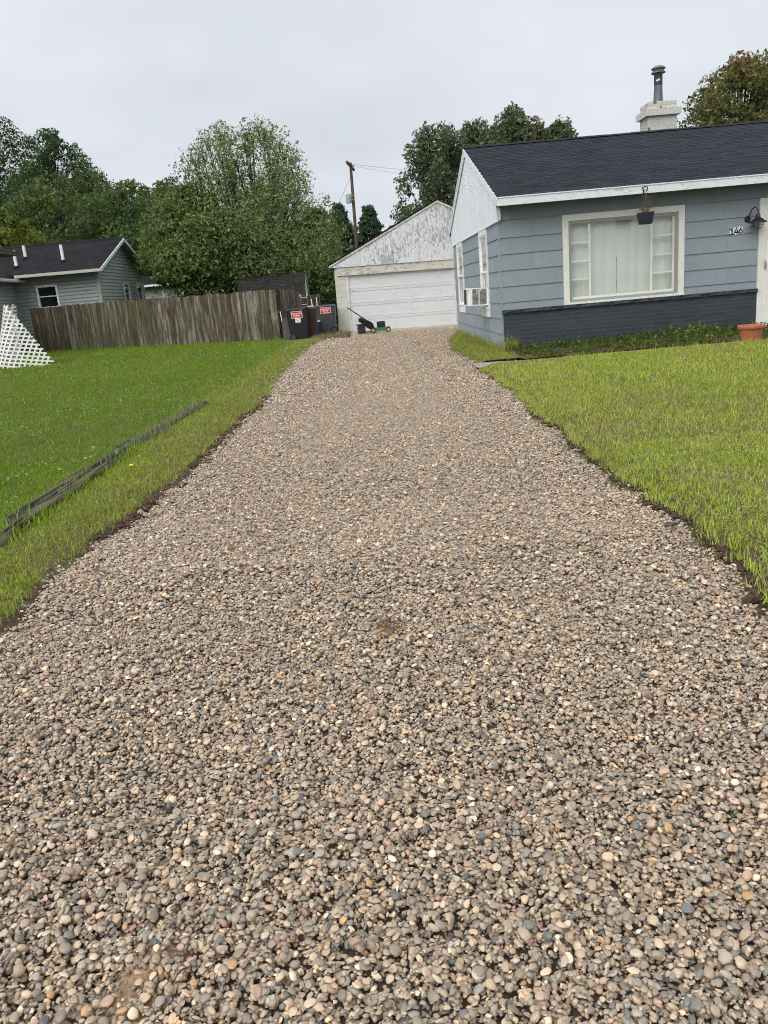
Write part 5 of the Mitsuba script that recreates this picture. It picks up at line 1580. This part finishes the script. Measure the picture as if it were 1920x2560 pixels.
obj('axle', join([tube([(0.178, my, 0.1), (0.178, my + 0.5, 0.1)], 0.012, 6), tube([(0.722, my, 0.095), (0.722, my + 0.5, 0.095)], 0.012, 6)]), M_BLACKM, MW)
for yy in (my + 0.05, my + 0.45):
    obj('handle_bar', tube([(0.20, yy, 0.19), (0.05, yy, 0.40), (-0.30, yy, 0.665), (-0.63, yy, 0.93)], 0.014, 8), M_BLACKM, MW)
obj('handle_grip', tube([(-0.60, my + 0.05, 0.905), (-0.66, my + 0.06, 0.952), (-0.66, my + 0.44, 0.952), (-0.60, my + 0.45, 0.905)], 0.017, 8), M_BLACKP, MW)
obj('control_lever', tube([(-0.575, my + 0.05, 0.89), (-0.53, my + 0.05, 0.99), (-0.53, my + 0.45, 0.99), (-0.575, my + 0.45, 0.89)], 0.006, 6), M_BLACKM, MW)
obj('pull_cord', tube([(-0.22, my + 0.45, 0.61), (0.15, my + 0.36, 0.44), (0.36, my + 0.3, 0.36)], 0.004, 5), M_STEEL, MW)
bag = [(-0.30, 0.53), (-0.24, 0.555), (0.03, 0.44), (0.18, 0.33), (0.22, 0.20), (0.16, 0.13), (0.10, 0.13), (-0.02, 0.21), (-0.17, 0.36), (-0.29, 0.44)]
bg = trimesh.creation.extrude_polygon(sg.Polygon(bag).buffer(0.02).buffer(-0.01), 0.42, engine='earcut').subdivide().subdivide()
v = np.array(bg.vertices)
v = np.stack([v[:, 0], my + 0.04 + v[:, 2], v[:, 1]], 1)
v += (meshkit.noise(v * 9)[:, None] - 0.5) * 0.025
obj('grass_bag', (v, np.array(bg.faces)[:, ::-1]), M_NAVYC, MW)
obj('bag_frame', tube([(-0.30, my + 0.03, 0.53), (-0.02, my + 0.03, 0.45), (0.18, my + 0.03, 0.32), (0.22, my + 0.03, 0.20)], 0.010, 6), M_BLACKM, MW)
obj('discharge_flap', cbox(-0.14, 0.13, my + 0.10, my + 0.44, 0.045, 0.07, 0.008), flat('flap_grey', (0.10, 0.10, 0.105), 0.5, 0.4), MW)
CR = thing('ribbed_crate', 'black ribbed plastic crate behind the rear of the lawn mower', 'crate')
obj('crate', cbox(-0.37, -0.10, my + 0.06, my + 0.42, 0.01, 0.32, 0.02), M_BLACKP, CR)
obj('ribs', join([cbox(-0.385 - 0.004 * k, -0.085 + 0.003 * k, my + 0.045, my + 0.435, 0.03 + 0.055 * k, 0.052 + 0.055 * k, 0.006) for k in range(6)]), flat('crate_grey', (0.045, 0.046, 0.048), 0.5, 0.4), CR)
obj('lid', cbox(-0.40, -0.075, my + 0.035, my + 0.445, 0.32, 0.345, 0.008), M_BLACKP, CR)

# ------------------------------------------------------------------ white lattice panel, curled and leaning
LT = thing('lattice_panel', 'curled white plastic lattice panel standing on the lawn at the left picture edge', 'lattice')
LY, LX = 24.3, -11.50


def lat(u, w, back=False):
    """u: metres to the right along the sheet, w: metres up. The sheet curls away from the viewer at its left side."""
    u, w = np.asarray(u, float), np.asarray(w, float)
    R0 = 0.62 - 0.18 * w
    ang = np.clip((0.75 - u) / R0, -0.4, 2.9)
    flatpart = np.maximum(u - 0.75 - 0.4 * R0, 0)
    x = LX + 0.80 + 0.14 * w - R0 * np.sin(ang) + flatpart * 0.95
    y = LY + R0 * (1 - np.cos(ang)) + flatpart * 0.18 + 0.16 * w
    return np.stack([x, y, w + 0.055 + 0.02 * np.clip(u, 0, 2.0)], -1)


ULIM = lambda w: 2.06 - 1.42 * (w / 1.80)   # the cut edge runs down to the right
PU, PWV, SW = 0.150, 0.124, 0.052


def slat(pts, nrm_w, width, off):
    """a flat strip along pts (n, 2 in sheet coordinates) with thickness"""
    pts = np.asarray(pts, float)
    d = np.gradient(pts, axis=0)
    d /= np.linalg.norm(d, axis=1, keepdims=True) + 1e-9
    pr = np.stack([-d[:, 1], d[:, 0]], 1)
    a, b = pts - pr * width / 2, pts + pr * width / 2
    P = [lat(a[:, 0], a[:, 1]), lat(b[:, 0], b[:, 1])]
    t = np.gradient(P[0], axis=0)
    nn = np.cross(t, P[1] - P[0])
    nn /= np.linalg.norm(nn, axis=1, keepdims=True) + 1e-9
    if nn[:, 1].mean() > 0:
        nn = -nn
    q = [P[0] + nn * off, P[1] + nn * off, P[1] + nn * (off + 0.006), P[0] + nn * (off + 0.006)]
    n = len(pts)
    v = np.stack(q, 1).reshape(-1, 3)
    f = []
    for i in range(n - 1):
        for j in range(4):
            a0, b0 = i * 4 + j, i * 4 + (j + 1) % 4
            f += [(a0, b0, b0 + 4), (a0, b0 + 4, a0 + 4)]
    f += [(0, 2, 1), (0, 3, 2), (n * 4 - 4, n * 4 - 3, n * 4 - 2), (n * 4 - 4, n * 4 - 2, n * 4 - 1)]
    return v, np.array(f)


REG = sg.Polygon([(-0.95, 0.0), (2.06, 0.0), (0.62, 1.84), (-0.50, 1.86)])
for (dx, dy), (sx, sy), wd, off in (((1.0, -0.17), (0.0, 0.112), 0.044, 0.0), ((0.36, 1.0), (0.163, 0.0), 0.054, 0.005)):
    for k in range(-26, 30):
        p0 = np.array([sx * k, sy * k])
        ln = sg.LineString([p0 - 4 * np.array([dx, dy]), p0 + 4 * np.array([dx, dy])]).intersection(REG)
        if ln.is_empty or ln.length < 0.10:
            continue
        (a0, b0), (a1, b1) = ln.coords[0], ln.coords[-1]
        t = np.linspace(-0.02, 1.02, max(5, int(ln.length / 0.07)))
        obj('slat', slat(np.stack([a0 + (a1 - a0) * t, np.maximum(b0 + (b1 - b0) * t, 0.0)], 1), 0, wd, off), M_LATTICE, LT)

# ------------------------------------------------------------------ utility pole
UP_ = thing('utility_pole', 'leaning brown wooden utility pole with crossarm and transformer behind the garage', 'utility pole')
pb, pt = np.array([-0.36, 60.0, -0.3]), np.array([-0.21, 60.0, 10.25])
obj('pole', tube([pb, (pb + pt) / 2, pt], [0.145, 0.12, 0.095], 14), M_POLE, UP_)
obj('crossarm', xf(box(-1.2, 1.2, -0.06, 0.06, -0.07, 0.07), rot([0, 0, 1], 79) @ rot([0, 1, 0], 5), (-0.23, 59.86, 10.02)), M_POLE, UP_)
for s in (-1.0, -0.45, 0.45, 1.0):
    a = math.radians(79)
    obj('insulator', lathe([(0.0, 0.0), (0.05, 0.0), (0.03, 0.06), (0.055, 0.08), (0.03, 0.14), (0, 0.16)], 10, (-0.23 + s * math.cos(a), 59.86 + s * math.sin(a), 10.09)), M_GREYP, UP_)
obj('transformer', join([lathe([(0.0, 7.62), (0.19, 7.62), (0.20, 7.66), (0.20, 8.16), (0.16, 8.22), (0.0, 8.24)], 18, (-0.55, 59.9, 0)), box(-0.4, -0.25, 59.85, 59.95, 7.8, 7.86), box(-0.4, -0.25, 59.85, 59.95, 8.05, 8.11)]), flat('transformer_grey', (0.36, 0.40, 0.43), 0.5, 0.4), UP_, smooth=30)


def wire(a, b, sag, r, lab):
    t = np.linspace(0, 1, 24)
    a, b = np.asarray(a, float), np.asarray(b, float)
    P = a + (b - a) * t[:, None]
    P[:, 2] -= sag * 4 * t * (1 - t)
    q = thing('power_line', lab, 'power line', 'wires on the utility pole')
    scene[q] = ply(tube(P, r, 5), M_RUBBER)


wire((-0.20, 60.5, 10.25), (16, 78, 10.9), 0.35, 0.008, 'upper thin wire running right from the top of the utility pole')
wire((-0.30, 59.5, 10.02), (14, 76, 10.4), 0.45, 0.007, 'lower thin wire running right from the crossarm of the utility pole')
wire((-0.24, 60.0, 9.4), (-2.6, 60.0, 5.5), 0.0, 0.010, 'thin guy wire slanting down left from the utility pole')
wire((-0.26, 60.0, 5.9), (8, 62, 6.1), 0.5, 0.009, 'low service wire running right behind the garage roof')

# ------------------------------------------------------------------ white car far behind, seen between bins and garage
CA = thing('parked_car', 'white parked car seen in the gap between the trash bins and the garage', 'car')
cy = 46.0
obj('body', join([frustum(-2.12, -0.32, cy, cy + 4.4, 0.35, -2.14, -0.30, cy + 0.02, cy + 4.3, 0.95, 0.1), frustum(-2.06, -0.38, cy + 0.15, cy + 3.2, 0.95, -1.88, -0.56, cy + 0.75, cy + 2.8, 1.50, 0.1)]), M_CARW, CA)
obj('rear_window', extr(sg.Polygon([(-1.93, 1.0), (-0.51, 1.0), (-0.64, 1.40), (-1.80, 1.40)]), 'y', cy + 0.30, 0.15), M_DGLASS, CA)
obj('bumper', cbox(-2.16, -0.28, cy - 0.06, cy + 0.2, 0.40, 0.62, 0.04), M_CARW, CA)
obj('number_plate', box(-1.48, -0.96, cy - 0.012, cy + 0.01, 0.70, 0.86), M_PAPER, CA)
for a in (-2.10, -0.62):
    obj('tail_light', cbox(a, a + 0.28, cy - 0.008, cy + 0.1, 0.70, 0.90, 0.03), M_RED, CA)
for a in (-2.0, -0.44):
    for b in (0.85, 3.6):
        obj('wheel', lathe([(0, -0.1), (0.32, -0.1), (0.33, 0), (0.32, 0.1), (0, 0.1)], 20, (a, cy + b, 0.33), rot([0, 1, 0], 90)), M_RUBBER, CA)


# ------------------------------------------------------------------ trees
def tree(name, label, x, y, h, env, t0, nclump, nleaf, leaf, pal, seed, tr=0.22, cat='tree', group=None, upright=0.85, csize=0.42, twigs=3, base=None, stems=1, thin=0.36, spread=0.0, topfade=0.0, tri_=True):
    r = np.random.default_rng(seed)
    b = float(gz(x, y)) - 0.1 if base is None else base
    key = thing(name, label, cat, group)
    et, er = np.array([e[0] for e in env]), np.array([e[1] for e in env])
    pal = np.array(pal, float) * PALGAIN
    wood, V, F, C, n0 = [], [], [], [], 0
    roots = []
    for s in range(stems):
        a = s * 2.4 + seed
        foot = np.array([x + (0.22 if stems > 1 else 0) * math.cos(a), y + (0.22 if stems > 1 else 0) * math.sin(a), b])
        top = np.array([x + spread * h * math.cos(a) * (0.5 + 0.5 * r.random()), y + spread * h * math.sin(a) * 0.6, b + h * r.uniform(0.72, 0.86)])
        mid = (foot + top) / 2 + [(top[0] - foot[0]) * -0.18, 0, 0] + r.normal(0, 0.012 * h, 3)
        ts = np.linspace(0, 1, 9)[:, None]
        P = (1 - ts) ** 2 * foot + 2 * ts * (1 - ts) * mid + ts ** 2 * top
        wood.append(tube(P, np.linspace(tr, tr * 0.14, 9), 7, False))
        roots.append(P)
    for k in range(nclump):
        t = t0 + (1 - t0) * (k + r.random()) / nclump
        R_ = np.interp(t, et, er)
        az = k * 2.399 + r.normal(0, 0.5)
        rad = R_ * math.sqrt(r.uniform(0.10, 0.85))
        cs = max(csize * R_ * r.uniform(0.75, 1.25), 0.06 * h)
        rad = max(0, min(rad, R_ * 1.02 - cs * 0.6))
        c = np.array([x + rad * math.cos(az), y + rad * math.sin(az), b + h * t - cs * upright * 0.6])
        P = roots[int(np.argmin([np.abs(q[-1][0] - c[0]) + r.random() * 0.1 for q in roots]))]
        hh = max(0.15, (c[2] - b) / h * 0.62)
        i = int(np.clip(np.searchsorted((P[:, 2] - b) / h, hh), 1, len(P) - 1))
        s0 = P[i]
        m_ = (s0 + c) / 2 + [0, 0, -0.08 * np.linalg.norm(c - s0)]
        ts = np.linspace(0, 1, 6)[:, None]
        wood.append(tube((1 - ts) ** 2 * s0 + 2 * ts * (1 - ts) * m_ + ts ** 2 * c, np.linspace(tr * 0.36, tr * 0.07, 6), 5, False))
        for _ in range(twigs):
            e = c + np.clip(r.normal(0, 1, 3), -1.6, 1.6) * cs * 0.42 + [0, 0, cs * upright * 0.25]
            wood.append(tube([(s0 + c) / 2 * 0.3 + c * 0.7, (c + e) / 2 + r.normal(0, 0.05 * cs, 3), e], [tr * 0.08, tr * 0.055, tr * 0.03], 4, False))
        n = int(nleaf / nclump * (cs / (csize * max(er))) ** 1.4 * 1.3 * (1 - topfade * max(0, t - 0.55) / 0.45)) + 10
        d = r.normal(0, 1, (n, 3))
        d /= np.linalg.norm(d, axis=1, keepdims=True)
        rr2 = r.random(n) ** 0.42
        lump = 0.72 + 0.56 * meshkit.fbm(d * 1.9 + k * 3.1, 3, seed)
        p_ = c + d * (rr2 * lump)[:, None] * np.array([cs, cs, cs * upright])
        keep = meshkit.noise(p_ / (cs * 0.34) + seed, 5) > thin
        p_ = p_[keep]
        base_c = pal[r.choice(len(pal))]
        col = base_c * 0.6 + pal[r.integers(0, len(pal), len(p_))] * 0.4
        col = col * np.exp(r.normal(0, 0.20, (len(p_), 1)))
        v, f, cc = leaf_cloud(p_, leaf, col, r, up=0.5, aspect=0.75, tri_=tri_)
        V.append(v)
        F.append(f + n0)
        C.append(cc)
        n0 += len(v)
    obj('trunk', join(wood), M_BARK, key, smooth=True)
    obj('crown', (np.vstack(V), np.vstack(F)), M_LEAF, key, color=np.vstack(C))
    return key


PALGAIN = 2.1
G_DARK = [(0.032, 0.056, 0.022), (0.040, 0.066, 0.024), (0.030, 0.050, 0.024), (0.046, 0.068, 0.022)]
G_MID = [(0.052, 0.078, 0.030), (0.064, 0.086, 0.030), (0.045, 0.066, 0.028), (0.075, 0.090, 0.034)]
G_WARM = [(0.075, 0.090, 0.028), (0.060, 0.080, 0.024), (0.095, 0.095, 0.032), (0.050, 0.070, 0.024)]
G_PALE = [(0.125, 0.155, 0.064), (0.108, 0.135, 0.050), (0.145, 0.165, 0.080), (0.090, 0.115, 0.040), (0.14, 0.130, 0.06)]
G_YEL = [(0.088, 0.105, 0.022), (0.066, 0.090, 0.022), (0.110, 0.115, 0.026), (0.054, 0.074, 0.022)]
G_FALL = [(0.072, 0.088, 0.030), (0.086, 0.092, 0.034), (0.092, 0.084, 0.034), (0.055, 0.068, 0.026), (0.062, 0.074, 0.028), (0.050, 0.062, 0.026), (0.110, 0.095, 0.038), (0.14, 0.075, 0.042)]
ROUND = [(0.05, 0.45), (0.25, 0.9), (0.5, 1.0), (0.75, 0.8), (0.92, 0.45), (1.0, 0.12)]


def env(R_, shape=ROUND):
    return [(a, b * R_) for a, b in shape]


# the large airy multi-stemmed tree in the middle
DOME = [(0.1, 0.6), (0.3, 1.0), (0.5, 1.04), (0.7, 0.92), (0.84, 0.74), (0.94, 0.50), (1, 0.30)]
tree('airy_tree', 'tall airy multi-stemmed tree with thin pale foliage against the sky, left of centre', -5.6, 45, 10.5, env(5.1, DOME), 0.30, 170, 95000, 0.105, [(0.080, 0.108, 0.038), (0.075, 0.100, 0.036), (0.105, 0.130, 0.050), (0.125, 0.148, 0.066)], 21,
     tr=0.13, stems=9, spread=0.36, upright=1.25, csize=0.235, twigs=9, thin=0.45, topfade=0.50, base=0.0)
tree('bushy_tree', 'dense dark green tree standing low in front of the airy tree on its left side', -8.5, 43.2, 7.0, env(2.75, [(0.35, 0.7), (0.5, 1.0), (0.7, 0.95), (0.9, 0.55), (1, 0.2)]), 0.42, 40, 36000, 0.145, [(0.070, 0.096, 0.034), (0.080, 0.106, 0.038), (0.064, 0.088, 0.030), (0.090, 0.108, 0.040)], 22, tr=0.16, base=0.3, thin=0.28, csize=0.36)
tree('bushy_tree', 'dense green tree above the mossy shed roof, below the airy crown', -4.9, 45.5, 5.6, env(2.7), 0.05, 34, 36000, 0.145, [(0.070, 0.096, 0.034), (0.080, 0.106, 0.038), (0.060, 0.084, 0.030)], 23, tr=0.16, base=0.0, thin=0.28)
tree('bushy_tree', 'dark green tree directly left of the garage roof, right of the airy tree', -2.45, 47, 6.2, env(2.0, [(0.05, 0.8), (0.3, 1.0), (0.6, 0.85), (0.85, 0.5), (1, 0.15)]), 0.04, 32, 24000, 0.165, G_MID + G_WARM, 24, tr=0.15, base=0.0, thin=0.28)
tree('bushy_tree', 'black-green bush in the gap between the receding fence and the garage', -2.9, 44, 3.0, env(1.6), 0.05, 20, 14000, 0.15, G_DARK, 25, tr=0.10, base=0.0, thin=0.28)
tree('bushy_tree', 'green bushy tree over the roof of the distant house at the left', -10.6, 58, 7.6, env(3.2), 0.30, 34, 20000, 0.21, G_WARM, 26, tr=0.18, thin=0.30)
# wood on the hillside at the left
hill_trees = [
    (-38.5, 92, 15.6, 5.6, G_DARK, 'tallest dark tree of the hillside wood at the left picture edge'),
    (-31.0, 90, 14.2, 4.6, G_DARK, 'dark tree with a ragged crown at the right shoulder of the tallest hillside tree'),
    (-27.2, 88, 10.8, 4.6, G_MID, 'round green tree of the hillside wood just right of the high shoulder'),
    (-22.6, 86, 10.6, 4.2, G_WARM, 'brownish green tree on the skyline of the hillside wood'),
    (-18.2, 84, 11.6, 4.4, G_MID, 'green tree on the skyline left of the airy tree'),
    (-33.0, 76, 10.0, 4.8, G_DARK, 'dark green tree in the middle of the hillside wood above the yellow-green tree'),
    (-25.0, 72, 10.4, 4.8, G_MID, 'mid-green tree in the middle row of the hillside wood'),
    (-19.4, 70, 9.6, 4.4, G_DARK + G_MID, 'dark green tree above the neighbour house roof ridge'),
    (-14.0, 68, 9.8, 4.4, G_WARM + G_MID, 'warm green tree behind the distant house'),
    (-22.0, 60, 6.0, 4.0, G_DARK, 'low dark tree right behind the neighbour house roof'),
    (-16.2, 58, 6.2, 3.6, G_DARK, 'low blackish tree behind the gable of the neighbour house'),
    (-9.0, 76, 11.0, 4.4, G_MID, 'green tree standing far behind the airy tree'),
    (-3.5, 80, 9.5, 4.2, G_DARK, 'dark tree far behind the right half of the airy tree'),
]
for k, (a, b, hh, rr3, pal, lab) in enumerate(hill_trees):
    tree('hillside_tree', lab, a, b, hh, env(rr3 * 1.2), 0.08, 56, 36000, 0.205, pal, 40 + k, tr=0.3, group='trees of the hillside wood', thin=0.33, csize=0.38, twigs=1)
tree('yellow_tree', 'yellow-green tree behind the roof at the left picture edge', -21.4, 52, 7.3, env(3.3), 0.05, 34, 24000, 0.18, G_YEL, 61, tr=0.18, base=0.9, thin=0.33, csize=0.36)
tree('hillside_tree', 'dark green tree filling the left picture edge above the yellow-green tree', -30.5, 66, 9.5, env(4.8), 0.05, 44, 30000, 0.21, G_DARK, 63, tr=0.3, thin=0.33)
# behind the pole
SPIKY = [(0.05, 1.0), (0.3, 0.85), (0.6, 0.62), (0.85, 0.34), (1.0, 0.08)]
for k, (a, hh, rr3, lab) in enumerate(((-1.6, 9.0, 2.6, 'dark pointed conifer left of the utility pole'), (0.9, 8.7, 2.6, 'dark pointed conifer right of the utility pole'), (2.9, 6.9, 2.4, 'low dark conifer behind the left slope of the garage roof'), (-3.6, 7.4, 2.0, 'dark conifer at the right foot of the airy tree'))):
    tree('conifer', lab, a, 72, hh, env(rr3, SPIKY), 0.08, 60, 20000, 0.22, [(0.028, 0.050, 0.032), (0.034, 0.060, 0.036), (0.045, 0.068, 0.040)], 70 + k, tr=0.16, group='conifers behind the garage', upright=0.55, csize=0.40, thin=0.28)
# big maples behind the house
MAP = [(0.15, 0.85), (0.4, 1.0), (0.65, 0.98), (0.82, 0.82), (0.93, 0.58), (1.0, 0.30)]
MAPG = [(0.055, 0.074, 0.042), (0.066, 0.086, 0.046), (0.078, 0.094, 0.054)]
for k, (a, b, hh, rr3, lab, pal) in enumerate(((5.9, 60, 12.4, 3.5, 'broad dark maple at the left end of the row behind the grey house', MAPG), (9.0, 63, 12.8, 3.0, 'maple second from the left behind the grey house roof', MAPG), (11.0, 60, 12.9, 2.4, 'tallest maple in the middle of the row behind the grey house roof', MAPG),
                                     (12.8, 62, 12.5, 2.2, 'maple with reddish brown leaves behind the grey house roof', MAPG + [(0.10, 0.065, 0.04)]), (14.6, 61, 12.0, 2.0, 'smallest maple at the right end of the row behind the grey house roof', MAPG))):
    tree('maple_tree', lab, a, b, hh, env(rr3, MAP), 0.22, 64, 30000, 0.19, pal, 80 + k, tr=0.20, group='maples behind the grey house', upright=1.35, csize=0.27, twigs=3, thin=0.43, stems=2, spread=0.05)
tree('autumn_tree', 'large maple turning orange behind the grey house roof at the right picture edge', 18.9, 42, 10.9, env(4.9, [(0.1, 0.7), (0.35, 1.0), (0.6, 0.97), (0.8, 0.72), (0.92, 0.44), (1.0, 0.16)]), 0.28, 110, 70000, 0.15, G_FALL, 91, tr=0.24, upright=1.1, csize=0.27, twigs=4, thin=0.40)

# ------------------------------------------------------------------ weeds along the house wall
r_ = np.random.default_rng(31)


def weed(x, y, h, n, pal, leaf, label, seed, name='weed', group='weeds along the brick wall', spread=0.08):
    r = np.random.default_rng(seed)
    k = thing(name, label, 'weed', group)
    st, pts = [], []
    for _ in range(max(3, n // 14)):
        a, le = r.uniform(0, 6.28), abs(r.normal(0, 0.25))
        tip = np.array([x + math.cos(a) * le * h + r.normal(0, spread), y - abs(r.normal(0, spread * .6)), 0.05 + h * r.uniform(0.65, 1.0)])
        root = np.array([x + r.normal(0, spread * 0.5), y + r.normal(0, 0.02), 0.03])
        st.append(tube([root, (root + tip) / 2 + r.normal(0, 0.012, 3), tip], [0.004, 0.003, 0.0018], 4))
        for t in r.uniform(0.25, 1.0, 14):
            pts.append(root + (tip - root) * t + r.normal(0, 0.022 + leaf * 0.5, 3))
    obj('stem', join(st), flat('weed_stem', (0.09, 0.10, 0.045), 0.9, 0.1), k)
    pts = np.array(pts)
    pts[:, 2] = np.maximum(pts[:, 2], 0.07)
    pts[:, 1] = np.minimum(pts[:, 1], HY - 0.10)
    v, f, c = leaf_cloud(pts, leaf, np.array(pal)[r.integers(0, len(pal), len(pts))] * np.exp(r.normal(0, .2, (len(pts), 1))), r, 0.6, 0.6)
    obj('leaves', (v, f), M_LEAF, k, color=c)


W1 = [(0.07, 0.12, 0.025), (0.09, 0.13, 0.03), (0.05, 0.09, 0.022)]
W2 = [(0.16, 0.22, 0.035), (0.20, 0.25, 0.04), (0.12, 0.18, 0.03)]
W3 = [(0.10, 0.085, 0.05), (0.14, 0.10, 0.06), (0.08, 0.09, 0.04)]
weed(4.30, 15.20, 0.42, 60, W3 + W1, 0.035, 'tall thin brown weed left of the middle under the front window', 301)
weed(5.05, 15.25, 0.30, 70, W3, 0.030, 'loose brownish weed clump under the middle of the front window', 302, spread=0.16)
weed(5.45, 15.20, 0.22, 80, W1, 0.045, 'dark green weed clump between the brown weeds and the lime-green leaves', 303, spread=0.14)
weed(6.02, 15.15, 0.24, 110, W2, 0.075, 'lime-green broad-leaved weed at the brick wall', 304, spread=0.13)
weed(6.62, 15.15, 0.26, 70, W1 + W3, 0.038, 'upright green weed at the brick wall just left of the planter', 305, spread=0.09)
weed(4.70, 15.05, 0.17, 90, W1, 0.055, 'low green leafy weed under the left half of the front window', 306, spread=0.16)
weed(3.55, 15.05, 0.13, 90, W1, 0.060, 'low broad-leaved weed near the left corner of the front window', 307, spread=0.16)
n = 9000
x, y = r_.uniform(2.65, 9.5, n), 13.99 + 1.45 * r_.random(n) ** 0.9
hgt = (0.03 + 0.17 * sstep(14.4, 15.2, y) * n2(x, y, 2.4, 33)) * r_.random(n) + 0.045 + 0.04 * sstep(14, 15.2, y)
k_ = (n2(x, y, 2.6, 34) > 0.47 - 0.12 * sstep(14.5, 15.2, y))
x, y, hgt = x[k_], y[k_], hgt[k_]
pal = np.array(W1 + W1 + W2 + W3)
gc1 = leaf_cloud(np.stack([x, y, hgt], 1), 0.045, pal[r_.integers(0, len(pal), len(x))] * np.exp(r_.normal(0, .25, (len(x), 1))), r_, 0.9, 0.6)
gc2 = tufts([(r_.uniform(2.7, 8.0), 14.1 + 1.2 * r_.random()) for _ in range(240)], 9, 0.11, 0.008, lambda x, y, r: np.array(W1)[r.integers(0, 3, len(x))] * np.exp(r.normal(0, .3, (len(x), 1))) * 1.2, lambda x, y: 0.05 + 0 * x, 35, 0.05)
gm_, gc_ = join3([gc1, gc2])
struct('bed_weeds', gm_, M_LEAF, 'low tangle of green weeds covering the flower bed under the front window', 'ground cover', kind='stuff', color=gc_)

# ------------------------------------------------------------------ small things lying about
DN = thing('dandelion', 'single yellow dandelion flower in the grass beside the landscape timber', 'flower')
dz = float(left_z(np.array([-2.13]), np.array([6.79]))[0])
obj('stem', tube([(-2.13, 6.79, dz), (-2.128, 6.785, dz + 0.035)], 0.002, 5), flat('flower_stem', (0.12, 0.16, 0.05), 0.8, 0.1), DN)
obj('flower_head', lathe([(0.0, 0.012), (0.010, 0.011), (0.019, 0.007), (0.022, 0.003), (0.012, 0.0), (0, -0.002)], 14, (-2.128, 6.785, dz + 0.036)), flat('dandelion_yellow', (0.80, 0.55, 0.01), 0.7, 0.2), DN)
for k, (a, b, lab) in enumerate(((-3.32, 6.35, 'fallen pinkish-brown leaf lying on the left lawn'), (-2.95, 5.85, 'small brown leaf fallen on the left lawn near the timbers'))):
    q = thing('fallen_leaf', lab, 'leaf', 'leaves fallen on the left lawn')
    v, f = grid(np.linspace(-1, 1, 9), np.linspace(-1, 1, 5), lambda X, Y: 0.25 * X * X + 0.3 * Y * Y * 0.6)
    v = v * [0.045, 0.022, 0.02]
    v[:, 1] *= np.sqrt(np.clip(1 - (v[:, 0] / 0.0455) ** 2, 0, 1)) + 0.05
    scene[q] = ply(xf((v, f), rot([0, 0, 1], 20 + 50 * k), (a, b, float(left_z(np.array([a]), np.array([b]))[0]) + 0.03)), flat('leaf_brown' + str(k), ((0.36, 0.17, 0.12), (0.22, 0.13, 0.07))[k], 0.8, 0.2), smooth=True)
RT = thing('dry_root_tuft', 'tangle of dry brown roots lying on the gravel near the middle of the picture', 'dry grass tuft')
r_ = np.random.default_rng(77)
rts = []
for _ in range(34):
    a = r_.uniform(0, 6.28)
    p0 = np.array([-0.03 + r_.normal(0, 0.025), 3.02 + r_.normal(0, 0.03), 0.012])
    rts.append(tube([p0, p0 + [math.cos(a) * .035, math.sin(a) * .035, r_.uniform(0.01, 0.035)], p0 + [math.cos(a + .5) * .08, math.sin(a + .5) * .08, r_.uniform(0.0, 0.02)]], [0.0016, 0.0012, 0.0006], 4))
scene[RT] = ply(join(rts), flat('dry_root', (0.20, 0.12, 0.075), 0.9, 0.1))
for k, (a, b, s, col, lab) in enumerate(((1.50, 4.02, 0.036, (0.055, 0.058, 0.062), 'dark flat stone at the right edge of the gravel beside the lawn'), (1.40, 3.36, 0.026, (0.30, 0.20, 0.17), 'pinkish stone lying on the soil at the right edge of the gravel'))):
    q = thing('stone', lab, 'stone')
    v, f = pebbles(2, 3, 500 + k, -2)[k]
    scene[q] = ply((v * [s, s * 0.7, s * 0.42] + [a, b, 0.022], f), flat('stone' + str(k), col, 0.5, 0.4), smooth=True)
twig = thing('wood_splinter', 'reddish brown splinter of wood on the gravel at the left picture edge', 'wood chip')
scene[twig] = ply(xf(cbox(-0.004, 0.004, -0.035, 0.035, 0, 0.006, 0.0015), rot([0, 0, 1], -12) @ rot([1, 0, 0], 4), (-1.055, 1.82, 0.012)), flat('chip', (0.26, 0.15, 0.09), 0.8, 0.2))

N_TRI = sum(len(meshkit.WRITTEN[d['filename']][1]) for d in scene.values() if d.get('type') == 'ply')
